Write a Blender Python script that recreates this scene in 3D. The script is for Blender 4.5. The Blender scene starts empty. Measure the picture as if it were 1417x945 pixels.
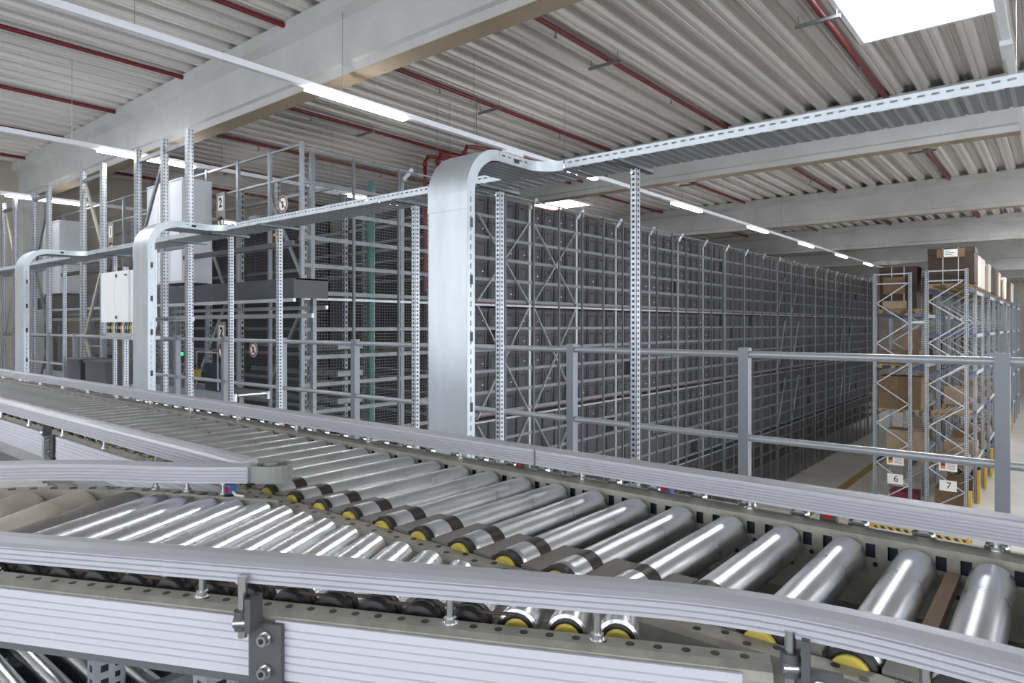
import bpy, math, random
from mathutils import Vector, Matrix
random.seed(7)
SC = bpy.context.scene
COL = SC.collection
H = 6.2                                   # camera height above the hall floor; builders use heights relative to the camera
R = math.radians

# ------------------------------------------------------------------ camera, world, exposure
cam_d = bpy.data.cameras.new('camera'); cam = bpy.data.objects.new('camera', cam_d); COL.objects.link(cam)
cam.location = (0, 0, H); cam.rotation_euler = (R(90), 0, R(39.46))
cam_d.sensor_width = 36.0; cam_d.lens = 36.0 * 925 / 1417; cam_d.shift_y = -22.5 / 1417
cam_d.clip_start = 0.05; cam_d.clip_end = 300
SC.camera = cam
W = bpy.data.worlds.new('daylight'); SC.world = W; W.use_nodes = True
W.node_tree.nodes['Background'].inputs[0].default_value = (0.93, 0.96, 1.0, 1)
W.node_tree.nodes['Background'].inputs[1].default_value = 1.7
SC.view_settings.view_transform = 'Standard'; SC.view_settings.look = 'None'
SC.view_settings.gamma = 1.0; SC.view_settings.use_curve_mapping = False
SC.view_settings.exposure = 1.15
SKY_STRENGTH = 13.0
LED_STRENGTH = 16.0

# ------------------------------------------------------------------ materials
def lin(h):
    h = h.lstrip('#'); o = []
    for i in (0, 2, 4):
        c = int(h[i:i+2], 16) / 255
        o.append(c / 12.92 if c <= .04045 else ((c + .055) / 1.055) ** 2.4)
    return (*o, 1)
class N:
    def __init__(s, name):
        s.m = bpy.data.materials.new(name); s.m.use_nodes = True
        s.t = s.m.node_tree; s.b = s.t.nodes['Principled BSDF']; s.o = s.t.nodes['Material Output']
    def n(s, typ, **k):
        x = s.t.nodes.new(typ)
        for a, v in k.items(): setattr(x, a, v)
        return x
    def l(s, a, b): s.t.links.new(a, b)
    def math(s, op, a, b=None, c=None):
        x = s.n('ShaderNodeMath', operation=op)
        for i, v in enumerate((a, b, c)):
            if v is None: continue
            if isinstance(v, (int, float)): x.inputs[i].default_value = v
            else: s.l(v, x.inputs[i])
        return x.outputs[0]
    def noise(s, scale, detail=3, vec=None, stretch=None, rough=.55):
        tc = s.n('ShaderNodeTexCoord'); v = tc.outputs['Object']
        if stretch:
            mp = s.n('ShaderNodeMapping'); mp.inputs['Scale'].default_value = stretch; s.l(v, mp.inputs[0]); v = mp.outputs[0]
        x = s.n('ShaderNodeTexNoise'); x.inputs['Scale'].default_value = scale; x.inputs['Detail'].default_value = detail
        x.inputs['Roughness'].default_value = rough
        s.l(v, x.inputs['Vector']); return x.outputs['Fac']
    def ramp(s, fac, c0, c1, p0=.3, p1=.7):
        r = s.n('ShaderNodeValToRGB'); e = r.color_ramp.elements
        e[0].position = p0; e[1].position = p1; e[0].color = c0; e[1].color = c1
        s.l(fac, r.inputs[0]); return r.outputs[0]
    def mix(s, fac, a, b):
        x = s.n('ShaderNodeMix', data_type='RGBA')
        s.l(fac, x.inputs[0])
        for k, v in ((6, a), (7, b)):
            if isinstance(v, tuple): x.inputs[k].default_value = v
            else: s.l(v, x.inputs[k])
        return x.outputs[2]
def sc4(c, k): return (min(1, c[0]*k), min(1, c[1]*k), min(1, c[2]*k), 1)
def mat(name, hexc, rough=.5, metal=0.0, var=.08, scale=12, stretch=None, bump=0.0, detail=3, rvar=0.0):
    n = N(name); c = lin(hexc)
    n.b.inputs['Roughness'].default_value = rough; n.b.inputs['Metallic'].default_value = metal
    n.b.inputs['Base Color'].default_value = c
    if var > 0:
        f = n.noise(scale, detail, stretch=stretch)
        n.l(n.ramp(f, sc4(c, 1-var*1.6), sc4(c, 1+var)), n.b.inputs['Base Color'])
        if rvar: n.l(n.math('MULTIPLY_ADD', f, rvar, rough - rvar*.5), n.b.inputs['Roughness'])
        if bump:
            b = n.n('ShaderNodeBump'); b.inputs['Strength'].default_value = bump; b.inputs['Distance'].default_value = .01
            n.l(f, b.inputs['Height']); n.l(b.outputs[0], n.b.inputs['Normal'])
    return n.m
def emis(name, hexc, k):
    n = N(name); n.b.inputs['Base Color'].default_value = lin(hexc)
    n.b.inputs['Emission Color'].default_value = lin(hexc); n.b.inputs['Emission Strength'].default_value = k
    return n.m
def perf(name, hexc, rough, metal, pitch, hw, hh, row=0.0, pitch2=None):
    """steel with punched holes: uv = (metres across the face from its centre, metres along it)"""
    n = N(name); c = lin(hexc)
    uv = n.n('ShaderNodeUVMap'); sp = n.n('ShaderNodeSeparateXYZ'); n.l(uv.outputs[0], sp.inputs[0])
    u, v = sp.outputs[0], sp.outputs[1]
    du = n.math('ABSOLUTE', n.math('SUBTRACT', n.math('ABSOLUTE', u), row))
    dv = n.math('MULTIPLY', n.math('ABSOLUTE', n.math('SUBTRACT', n.math('FRACT', n.math('DIVIDE', v, pitch)), .5)), pitch)
    hole = n.math('MULTIPLY', n.math('LESS_THAN', du, hw), n.math('LESS_THAN', dv, hh))
    f = n.noise(18, 4)
    base = n.ramp(f, sc4(c, .86), sc4(c, 1.08))
    n.l(n.mix(hole, base, (.012, .012, .014, 1)), n.b.inputs['Base Color'])
    n.b.inputs['Roughness'].default_value = rough
    n.l(n.math('MULTIPLY', n.math('SUBTRACT', 1.0, hole), metal), n.b.inputs['Metallic'])
    return n.m
def wire_mesh(name, hexc, pu, pv, wire):
    n = N(name); c = lin(hexc)
    uv = n.n('ShaderNodeUVMap'); sp = n.n('ShaderNodeSeparateXYZ'); n.l(uv.outputs[0], sp.inputs[0])
    a = n.math('LESS_THAN', n.math('FRACT', n.math('DIVIDE', sp.outputs[0], pu)), wire / pu)
    b = n.math('LESS_THAN', n.math('FRACT', n.math('DIVIDE', sp.outputs[1], pv)), wire / pv)
    al = n.math('MAXIMUM', a, b)
    n.b.inputs['Base Color'].default_value = c; n.b.inputs['Roughness'].default_value = .45; n.b.inputs['Metallic'].default_value = .3
    tr = n.n('ShaderNodeBsdfTransparent'); mx = n.n('ShaderNodeMixShader')
    n.l(al, mx.inputs[0]); n.l(tr.outputs[0], mx.inputs[1]); n.l(n.b.outputs[0], mx.inputs[2]); n.l(mx.outputs[0], n.o.inputs[0])
    return n.m

M = {}
M['zinc'] = mat('zinc_roller_steel', '#dcdfe1', .30, 1, .07, 7, (.6, 1, .6), rvar=.16, detail=2)
M['zinc_c'] = mat('bright_zinc_steel', '#e6e8ec', .27, 1, .04, 6, (.5, 1, .5), rvar=.08, detail=1)
M['galv'] = mat('galvanised_steel', '#b9bfc4', .42, .75, .10, 22, rvar=.15)
M['galv_lt'] = mat('galvanised_sheet', '#c3ccd3', .40, .7, .07, 7, (1, 1, .35), rvar=.15)
M['galv_dk'] = mat('dull_galvanised_steel', '#83898e', .5, .7, .12, 16)
M['frame'] = mat('dusty_galvanised_frame', '#a3a199', .5, .35, .12, 30, rvar=.12)
M['alu'] = mat('anodised_aluminium', '#bcbdc6', .46, .3, .03, 4, (.2, 3, 3))
M['panel'] = mat('pale_aluminium_panel', '#cfd0da', .45, .15, .025, 5)
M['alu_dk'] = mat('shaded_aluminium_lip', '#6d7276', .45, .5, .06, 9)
M['plate'] = mat('grey_gap_plate', '#8a8784', .6, .1, .07, 20)
M['nose'] = mat('grey_nose_plastic', '#8f9390', .5, 0, .05, 20)
M['clamp'] = mat('grey_cast_clamp', '#56575a', .5, .1, .07, 30)
M['black'] = mat('black_plastic', '#1d1d20', .45, 0, .05, 20)
M['tape'] = mat('dark_grip_sleeve', '#3a342f', .4, .2, .10, 40)
M['yellow_cap'] = mat('yellow_bearing_plastic', '#ddca58', .45, 0, .03, 10)
M['belt'] = mat('brown_round_belt', '#4a3d33', .6, 0, .08, 30)
M['taper'] = mat('cream_taper_sleeve', '#cfc6b7', .5, .05, .16, 7, (1, 1, 1), detail=5)
M['bolt'] = mat('bright_bolt_steel', '#d5d7d8', .22, 1, .03, 20)
M['insert'] = mat('blue_black_insert', '#27303f', .5, 0, .05, 20)
M['red'] = mat('sprinkler_red_paint', '#640c16', .4, 0, .06, 5)
M['red_lens'] = mat('red_sensor_lens', '#c01626', .25, 0, .02, 5)
M['blue_box'] = mat('blue_sensor_housing', '#4a66a0', .4, 0, .03, 5)
M['blue'] = mat('blue_painted_beam', '#22345e', .42, .1, .07, 10)
M['yellow'] = mat('yellow_guard_paint', '#c9a02a', .5, 0, .08, 8)
M['tote'] = mat('dark_grey_tote_plastic', '#34343a', .55, 0, .06, 6)
M['tote_hole'] = mat('tote_handle_void', '#141416', .8, 0, 0)
M['tag'] = mat('white_tote_tag', '#e6e6e4', .5, 0, 0)
M['card'] = mat('brown_cardboard', '#755f49', .8, 0, .10, 6, (1, 1, 4))
M['card_lt'] = mat('pale_cardboard', '#9d8a76', .8, 0, .08, 6)
M['card_dk'] = mat('dark_cardboard', '#40342b', .8, 0, .08, 6)
M['wrap'] = mat('white_wrapped_load', '#d9d4cb', .45, 0, .06, 6)
M['wood'] = mat('pallet_pine', '#9a8767', .75, 0, .14, 9, (1, 6, 6))
M['white'] = mat('white_sign_board', '#ecece8', .5, 0, .01, 4)
M['cab'] = mat('light_grey_cabinet', '#c9ced4', .4, .1, .02, 3)
M['cab_w'] = mat('white_cabinet', '#dfe3e6', .35, .05, .015, 3)
M['dark'] = mat('charcoal_panel', '#45464d', .5, .1, .05, 4)
M['ink'] = mat('black_print', '#111111', .6, 0, 0)
M['orange'] = mat('orange_print', '#d98a2a', .6, 0, 0)
M['maroon'] = mat('maroon_print', '#7c2a3c', .6, 0, 0)
M['ring'] = mat('faded_red_print', '#7d4a48', .6, 0, 0)
M['line'] = mat('shaded_yellow_floor_paint', '#94803c', .6, 0, .12, 3)  # olive tone puts the shade on the floor line into its colour
M['rail'] = mat('grey_rail_paint', '#a6abb2', .35, .35, .03, 6)
M['rail_post'] = mat('grey_post_paint', '#80868d', .42, .3, .03, 6)
M['deck'] = mat('off_white_roof_deck', '#c2c0bd', .42, .1, .025, 1.0, (2, .3, 1), detail=2)
M['trunk'] = mat('white_light_trunking', '#dfe2ea', .4, .05, .01, 4)
M['led'] = emis('led_diffuser', '#fffcf9', LED_STRENGTH)
M['sky_pane'] = emis('opal_skylight_pane', '#fafcff', SKY_STRENGTH)
M['green'] = mat('green_painted_post', '#2f6f6a', .5, .1, .05, 6)
M['green_led'] = emis('green_signal', '#39d070', .5)
M['interior_shade'] = mat('rack_interior_shade', '#2e2e31', .8, 0, .1, 3)  # near-black colour stands in for the shade inside the rack
M['wire'] = mat('steel_wire', '#8d8d8a', .4, .6, 0)
M['screen'] = mat('dark_screen', '#14202a', .2, 0, 0)
M['fence'] = mat('dark_grey_fence_paint', '#63666a', .45, .3, .03, 6)
M['post'] = perf('punched_strut_post', '#b9c0c8', .38, .6, .030, .0075, .0075)
M['upr'] = perf('punched_rack_upright', '#b4bac1', .38, .65, .050, .006, .012, row=.022)
M['upr_far'] = perf('punched_far_upright', '#9aa0a6', .42, .5, .10, .014, .03, row=.0)
M['pallet_upr'] = perf('punched_pallet_upright', '#a8b0b6', .4, .55, .075, .011, .024, row=.022)
M['mesh'] = wire_mesh('welded_wire_mesh', '#68696b', .052, .046, .0034)
M['mesh_dk'] = wire_mesh('dark_welded_wire_mesh', '#3a3a3c', .052, .046, .013)
# concrete with vertical board marks and stains
def concrete(name, hexc, hex2):
    n = N(name)
    f = n.noise(1.3, 6, rough=.65); g = n.noise(6, 3, stretch=(6, 6, .25))
    c = n.ramp(f, lin(hex2), lin(hexc), .32, .62)
    n.l(n.mix(n.math('MULTIPLY', g, .35), c, sc4(lin(hexc), .72)), n.b.inputs['Base Color'])
    n.b.inputs['Roughness'].default_value = .75
    b = n.n('ShaderNodeBump'); b.inputs['Strength'].default_value = .15; n.l(g, b.inputs['Height']); n.l(b.outputs[0], n.b.inputs['Normal'])
    return n.m
M['conc'] = concrete('precast_concrete', '#b6b7b7', '#a7a7a5')
M['soffit'] = concrete('brown_soffit_concrete', '#a1937f', '#8a7a66')
M['wall'] = concrete('grey_concrete_wall', '#a8a398', '#98928a')
n = N('polished_floor')
f = n.noise(.5, 5); n.l(n.ramp(f, lin('#b4b0a8'), lin('#cecbc4'), .3, .7), n.b.inputs['Base Color'])
n.b.inputs['Roughness'].default_value = .35; M['floor'] = n.m
M['plat'] = mat('mezzanine_deck_plate', '#9a9c9e', .6, .2, .08, 5)
# hazard stripes
n = N('hazard_stripes'); tc = n.n('ShaderNodeTexCoord'); sp = n.n('ShaderNodeSeparateXYZ'); n.l(tc.outputs['Object'], sp.inputs[0])
s = n.math('LESS_THAN', n.math('FRACT', n.math('MULTIPLY', n.math('ADD', sp.outputs[0], sp.outputs[2]), 5.0)), .5)
n.l(n.mix(s, lin('#d6ac1f'), lin('#1b1a18')), n.b.inputs['Base Color']); M['hazard'] = n.m
# perforated tray pan: rows of slots with ribs
n = N('perforated_tray_pan'); uv = n.n('ShaderNodeUVMap'); sp = n.n('ShaderNodeSeparateXYZ'); n.l(uv.outputs[0], sp.inputs[0])
fu = n.math('FRACT', n.math('DIVIDE', sp.outputs[0], .05)); fv = n.math('FRACT', n.math('DIVIDE', sp.outputs[1], .0125))
hole = n.math('MULTIPLY', n.math('LESS_THAN', n.math('ABSOLUTE', n.math('SUBTRACT', fu, .5)), .33), n.math('LESS_THAN', fv, .5))
n.l(n.mix(hole, lin('#b4b9be'), lin('#4a4c50')), n.b.inputs['Base Color']); n.b.inputs['Roughness'].default_value = .5
n.l(n.math('MULTIPLY', n.math('SUBTRACT', 1.0, hole), .6), n.b.inputs['Metallic']); M['pan'] = n.m

# ------------------------------------------------------------------ mesh building
class MB:
    def __init__(s): s.v = []; s.f = []; s.uv = []; s.sm = []
    def add(s, vs, fs, uvs=None, smooth=False):
        b = len(s.v); s.v += [tuple(p) for p in vs]
        for i, f in enumerate(fs):
            s.f.append([b + k for k in f]); s.uv.append(uvs[i] if uvs else None); s.sm.append(smooth)
        return s
    def box(s, x0, x1, y0, y1, z0, z1, rot=None):
        """axis box; rot = (angle, cx, cy) turns it about a vertical axis; uv = metres from face centre / along height"""
        if x0 > x1: x0, x1 = x1, x0
        if y0 > y1: y0, y1 = y1, y0
        if z0 > z1: z0, z1 = z1, z0
        vs = [(x, y, z) for z in (z0, z1) for y in (y0, y1) for x in (x0, x1)]
        w, d = (x1-x0)/2, (y1-y0)/2
        ux = [(-w, z0), (w, z0), (w, z1), (-w, z1)]; uy = [(-d, z0), (d, z0), (d, z1), (-d, z1)]; uz = [(x0, y0), (x1, y0), (x1, y1), (x0, y1)]
        fs = [(0, 1, 5, 4), (3, 2, 6, 7), (2, 0, 4, 6), (1, 3, 7, 5), (4, 5, 7, 6), (2, 3, 1, 0)]
        uvs = [ux, ux, uy, uy, uz, [(x0, y1), (x1, y1), (x1, y0), (x0, y0)]]
        if rot:
            a, cx, cy = rot; c, q = math.cos(a), math.sin(a)
            vs = [(cx + (x-cx)*c - (y-cy)*q, cy + (x-cx)*q + (y-cy)*c, z) for x, y, z in vs]
        return s.add(vs, fs, uvs)
    def bar(s, p0, p1, w, h, up=(0, 0, 1)):
        """rectangular bar between two points, w across, h along up"""
        p0, p1 = Vector(p0), Vector(p1); d = (p1-p0).normalized(); u = Vector(up)
        a = d.cross(u)
        if a.length < 1e-4: a = d.cross(Vector((1, 0, 0)))
        a.normalize(); b = a.cross(d).normalized()
        vs = [p + a*sx*w/2 + b*sz*h/2 for p in (p0, p1) for sx, sz in ((-1, -1), (1, -1), (1, 1), (-1, 1))]
        L = (p1-p0).length
        uw = [(-w/2, 0), (w/2, 0), (w/2, L), (-w/2, L)]; uh = [(-h/2, 0), (h/2, 0), (h/2, L), (-h/2, L)]
        return s.add(vs, [(0, 1, 5, 4), (1, 2, 6, 5), (2, 3, 7, 6), (3, 0, 4, 7), (3, 2, 1, 0), (4, 5, 6, 7)],
                     [uw, uh, uw, uh, [(0, 0)]*4, [(0, 0)]*4])
    def cyl(s, p0, p1, r0, r1=None, n=16, caps=True):
        p0, p1 = Vector(p0), Vector(p1); r1 = r0 if r1 is None else r1
        d = (p1-p0).normalized(); a = d.orthogonal().normalized(); b = d.cross(a)
        ring = [(math.cos(2*math.pi*k/n), math.sin(2*math.pi*k/n)) for k in range(n)]
        vs = [p0 + (a*c + b*q)*r0 for c, q in ring] + [p1 + (a*c + b*q)*r1 for c, q in ring]
        s.add(vs, [(k, (k+1) % n, n + (k+1) % n, n + k) for k in range(n)], None, True)
        if caps:
            s.add(vs[:n], [list(range(n))[::-1]]); s.add(vs[n:], [list(range(n))])
        return s
    def lathe(s, p0, d, prof, n=16):
        """prof = [(along, radius)...] turned about the line from p0 along d, ends closed"""
        p0 = Vector(p0); d = Vector(d).normalized(); a = d.orthogonal().normalized(); b = d.cross(a)
        rg = [[p0 + d*t + (a*math.cos(2*math.pi*k/n) + b*math.sin(2*math.pi*k/n))*r for k in range(n)] for t, r in prof]
        for j in range(len(prof)-1):
            s.add(rg[j] + rg[j+1], [(k, (k+1) % n, n+(k+1) % n, n+k) for k in range(n)], None, True)
        s.add(rg[0], [list(range(n))[::-1]]); s.add(rg[-1], [list(range(n))]); return s
    def tube(s, pts, r, n=8):
        pts = [Vector(p) for p in pts]; rings = []
        for i, p in enumerate(pts):
            d = (pts[min(i+1, len(pts)-1)] - pts[max(i-1, 0)]).normalized()
            a = d.cross(Vector((0.13, 0.21, 0.97)));  a.normalize(); b = a.cross(d)
            rings += [p + (a*math.cos(2*math.pi*k/n) + b*math.sin(2*math.pi*k/n))*r for k in range(n)]
        s.add(rings, [(j*n+k, (j+1)*n+k, (j+1)*n+(k+1) % n, j*n+(k+1) % n) for j in range(len(pts)-1) for k in range(n)], None, True)
        return s
    def sweep(s, path, prof, z=0.0, close=True):
        """profile (offset to the left of travel, height) swept along a 2D path with mitred joints"""
        P = [Vector((p[0], p[1])) for p in path]; vs = []; m = len(prof); L = 0; us = []
        for i, p in enumerate(P):
            d0 = (P[i]-P[i-1]).normalized() if i else (P[1]-P[0]).normalized()
            d1 = (P[i+1]-P[i]).normalized() if i < len(P)-1 else d0
            if i: L += (P[i]-P[i-1]).length
            n0 = Vector((-d0.y, d0.x)); n1 = Vector((-d1.y, d1.x)); nn = (n0+n1).normalized(); k = 1/max(.3, nn.dot(n0))
            vs += [(p.x + nn.x*o*k, p.y + nn.y*o*k, z+h) for o, h in prof]; us.append(L)
        fs = []; uv = []
        for i in range(len(P)-1):
            for j in range(m if close else m-1):
                j2 = (j+1) % m
                fs.append((i*m+j, i*m+j2, (i+1)*m+j2, (i+1)*m+j)); uv.append([(us[i], j), (us[i], j+1), (us[i+1], j+1), (us[i+1], j)])
        s.add(vs, fs, uv)
        if close:
            s.add(vs[:m], [list(range(m))[::-1]]); s.add(vs[-m:], [list(range(m))])
        return s
    def quad(s, a, b, c, d, uv=None): return s.add([a, b, c, d], [(0, 1, 2, 3)], [uv] if uv else None)
    def mesh(s, name, m, off=(0, 0, 0)):
        me = bpy.data.meshes.new(name)
        me.from_pydata([(x-off[0], y-off[1], z-off[2]) for x, y, z in s.v], [], s.f)
        if any(u for u in s.uv):
            ul = me.uv_layers.new(name='UVMap'); k = 0
            for i, f in enumerate(s.f):
                for j in range(len(f)):
                    ul.data[k].uv = s.uv[i][j] if s.uv[i] else (9, 9); k += 1
        me.polygons.foreach_set('use_smooth', s.sm); me.update()
        me.materials.append(M[m] if isinstance(m, str) else m)
        return me
    def build(s, name, m, parent=None, label=None, kind=None):
        """one object; builder heights are camera-relative, a parent is an unrotated Empty or mesh"""
        off = Vector((0, 0, -H)) if parent is None else wloc(parent) - Vector((0, 0, H))
        if parent is None:
            xs = list(zip(*s.v)); off = Vector(((min(xs[0])+max(xs[0]))/2, (min(xs[1])+max(xs[1]))/2, min(xs[2])))
        o = bpy.data.objects.new(name, s.mesh(name, m, off)); COL.objects.link(o)
        if parent is None: o.location = off + Vector((0, 0, H))
        else: o.parent = parent
        if label: o['label'] = label
        if kind: o['kind'] = kind
        return o
def wloc(o):
    p = Vector((0, 0, 0))
    while o: p += o.location; o = o.parent
    return p
def B(*a, **k): return MB().box(*a, **k)
def tag(o, label, cat, group=None):
    o['label'] = label; o['category'] = cat
    if group: o['group'] = group
    return o
def thing(name, loc, label, cat, group=None):
    o = bpy.data.objects.new(name, None); o.empty_display_size = .1; COL.objects.link(o)
    o.location = (loc[0], loc[1], loc[2] + H); return tag(o, label, cat, group)
def struct(o, label): o['kind'] = 'structure'; o['label'] = label; return o
def inst(name, me, parent, loc, rot=(0, 0, 0), label=None):
    """child or top-level object sharing mesh data; loc is camera-relative world position"""
    o = bpy.data.objects.new(name, me); COL.objects.link(o)
    p = Vector((loc[0], loc[1], loc[2] + H))
    if parent is not None: o.parent = parent; p -= wloc(parent)
    o.location = p; o.rotation_euler = rot
    if label: o['label'] = label
    return o
_W = 'zeroth first second third fourth fifth sixth seventh eighth ninth tenth eleventh twelfth thirteenth fourteenth fifteenth sixteenth seventeenth eighteenth nineteenth twentieth'.split()
def nth(k):
    if k <= 20: return _W[k]
    return str(k) + ('th' if 10 <= k % 100 <= 20 else {1: 'st', 2: 'nd', 3: 'rd'}.get(k % 10, 'th'))
def text(body, size, m, parent, loc, rot, name='digit', bold=.0):
    c = bpy.data.curves.new('t', 'FONT'); c.body = body; c.size = size; c.align_x = 'CENTER'; c.align_y = 'CENTER'; c.offset = bold; c.extrude = .0008
    t = bpy.data.objects.new('t', c); COL.objects.link(t); bpy.context.view_layer.update()
    me = bpy.data.meshes.new_from_object(t.evaluated_get(bpy.context.evaluated_depsgraph_get()))
    bpy.data.objects.remove(t); bpy.data.curves.remove(c)
    me.materials.clear(); me.materials.append(M[m])
    return inst(name, me, parent, loc, rot)

FLOOR = -H
PLAT = -1.275
# ================================================================== SETTING
struct(B(-22, 26, -14, 95, FLOOR-.2, FLOOR).build('floor', 'floor'), 'pale polished concrete hall floor')
struct(B(-20, 14, -6, 4.12, PLAT-.22, PLAT-.004).build('mezzanine_floor', 'plat'), 'grey mezzanine deck carrying the conveyors')
DECK = 4.0
# corrugated roof deck with openings for the skylights
BEAMS = [5.05 + 8.28*k for k in range(-2, 10)]
SKY = []                                                            # skylight openings x0,x1,y0,y1
for k in range(-2, 9):
    y = BEAMS[k+2]
    for x0 in ((-13.6, -25.0, 7.4) if k % 2 else (-2.15, -19.4+.4, 13.6)):
        if x0 < -18: continue
        SKY.append((x0, x0+1.55, y+2.9, y+5.35))
deck = MB(); P = .40
prof = [(0, 0), (.055, 0), (.065, .014), (.085, .014), (.095, 0), (.15, 0), (.166, .045), (.180, .055), (.196, .13), (.25, .13), (.262, .118), (.288, .118), (.30, .13), (.354, .13), (.370, .055), (.384, .045), (.40, 0)]
for i in range(int((26+22)/P)):
    x = -21.9 + i*P
    for (a, za), (b, zb) in zip(prof[:-1], prof[1:]):
        xa, xb = x+a, x+b
        cuts = [(s[2], s[3]) for s in SKY if xb > s[0]+.001 and xa < s[1]-.001]
        y = -14.0
        for c0, c1 in sorted(cuts) + [(95.0, None)]:
            if c0 > y: deck.quad((xa, y, DECK+za), (xa, c0, DECK+za), (xb, c0, DECK+zb), (xb, y, DECK+zb))
            if c1 is None: break
            y = c1
o = deck.build('ceiling', 'deck'); struct(o, 'pale corrugated steel roof deck')
M['roof_top'] = mat('grey_roof_membrane', '#8a8a88', .8, 0, 0)
for i, s in enumerate(SKY):
    if s[3] < -3 or s[2] > 60: continue
    w = thing('window_%d' % (i+1), (s[0], s[2], DECK), 'bright opal skylight set in the roof deck', 'skylight'); del w['category']; w['kind'] = 'structure'
    fr = MB()
    for a in ((s[0]-.06, s[0], s[2]-.06, s[3]+.06), (s[1], s[1]+.06, s[2]-.06, s[3]+.06), (s[0], s[1], s[2]-.06, s[2]), (s[0], s[1], s[3], s[3]+.06)):
        fr.box(*a, DECK-.03, DECK+.30)
    fr.build('frame', 'trunk', w)
    B(s[0]-.04, s[1]+.04, s[2]-.04, s[3]+.04, DECK+.24, DECK+.28).build('pane', 'sky_pane', w)
# concrete beams: top flange, chamfer, web, stepped bottom band, browner soffit sheet
for i, y in enumerate(BEAMS):
    if y < -4 or y > 62: continue
    b = thing('ceiling_beam', (2, y, 3.1), 'precast concrete roof beam, %s from the camera' % nth(max(1, i-1)), 'beam'); del b['category']; b['kind'] = 'structure'
    x0, x1 = -20.0, 24.0
    pf = [(-.16, .72), (-.16, .90), (.46, .90), (.46, .72), (.36, .66), (.36, .12), (.30, .105), (.30, 0), (.02, 0), (.02, .105), (-.03, .125), (-.03, .66)]
    MB().sweep([(x0, y), (x1, y)], [(o_, 3.1+h) for o_, h in pf]).build('girder', 'conc', b)
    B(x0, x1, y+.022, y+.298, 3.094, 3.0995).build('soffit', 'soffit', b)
struct(B(-20.3, -20, -14, 95, FLOOR, DECK+.2).build('wall_left', 'wall'), 'grey concrete hall wall behind the storage aisles')
struct(B(-20, 26, 78, 78.3, FLOOR, DECK+.2).build('wall_far', 'wall'), 'concrete wall at the far end of the hall')
for i, y in enumerate((5.05, 13.33, 21.61)):
    struct(B(-20, -19.55, y-.05, y+.4, FLOOR, 3.1).build('trim_%d' % (i+1), 'conc'), 'concrete wall column under a roof beam')
o = B(-6.62, -6.30, 14, 60, FLOOR, FLOOR+.006).build('floor_marking', 'line')
tag(o, 'yellow line painted on the floor beside the long tote rack', 'floor marking')

# red sprinkler pipes just under the deck
for i, x in enumerate((.45, -2.36, -5.21, -7.92, -10.83, -13.55, -16.3, -18.95)):
    t = thing('sprinkler_pipe', (x, 20, 3.95), 'red sprinkler pipe under the roof deck, %s from the right edge of the hall view' % nth(i+1), 'pipe', 'red sprinkler pipes')
    MB().cyl((x, -3, 3.95), (x, 46, 3.95), .034 if i > 1 else .042, n=12).build('pipe_run', 'red', t)
    for k in range(-1, 9):
        y = BEAMS[k+2] + 2.2 + (i % 2)*.5
        if y < 0: continue
        for yy in (y, y+3.4):
            MB().cyl((x, yy, 3.92), (x, yy, 3.84), .012, n=8).lathe((x, yy, 3.845), (0, 0, -1), [(0, .02), (.02, .026), (.03, .008)], 8).build('sprinkler_head', 'wire', t)
        B(x-.32, x+.22, y+1.28, y+1.32, 3.85, 3.89).build('strut_bracket', 'galv_dk', t)
        for hx in (x-.28, x+.18): MB().cyl((hx, y+1.3, 3.89), (hx, y+1.3, 4.05), .006, n=6).build('hanger', 'wire', t)
def riser(x, y, zt, zb, lab):
    t = thing('sprinkler_riser', (x, y, zb), lab, 'pipe', 'red sprinkler risers')
    MB().tube([(x, 12.9, zt+.25), (x, 11.2, zt+.2), (x, y+.2, zt), (x, y+.06, zt-.03), (x, y, zt-.12), (x, y, zb)], .034, 10).build('bent_pipe', 'red', t)
    MB().cyl((x, y, zt-.2), (x, y, zt-.14), .048, n=10).build('coupling', 'red', t)
    MB().cyl((x, y+.3, zt), (x, y+.3, 4.05), .006, n=6).build('hanger', 'wire', t)
riser(-8.86, 8.3, 3.07, .6, 'bent red pipe dropping into the cage, left of the near cable duct')
riser(-8.53, 8.3, 3.06, .6, 'bent red pipe close left of the duct bend')
riser(-7.88, 8.3, 3.09, 2.75, 'bent red pipe showing above the duct bend')

# hanging LED light lines
def light_line(x, ys, lab, y0, y1, z=2.75):
    t = thing('light_line', (x, y0, z), lab, 'light', 'hanging light lines')
    B(x-.035, x+.035, y0, y1, z, z+.07).build('trunking', 'trunk', t)
    for y in ys:
        B(x-.045, x+.045, y, y+1.5, z-.035, z-.001).build('led_module', 'led', t)
    y = y0 + .9
    while y < y1:
        MB().cyl((x, y, z+.07), (x, y, 4.1), .004, n=5).build('wire_hanger', 'wire', t); y += 2.35
    B(x-.05, x+.05, 8.0, 8.42, z-.05, z+.0).build('junction_box', 'trunk', t)
base = [4.45 + 4.7*k for k in range(-2, 9)]
light_line(-6.74, base, 'long white light line running over the cable duct bend', -3, 44)
light_line(-11.64, [3.95 + 4.7*k for k in range(-1, 4)], 'white light line behind the tall lift uprights', -2, 20)
light_line(-17.2, [4.1 + 4.7*k for k in range(-1, 4)], 'white light line nearest the left concrete wall', -2, 20)
light_line(-.42, [15.0 + 4.7*k for k in range(0, 7)], 'white light line at the right beside the bright skylight', 2, 50, 2.75)
light_line(5.2, base, 'white light line out over the right aisle', -3, 50)

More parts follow.
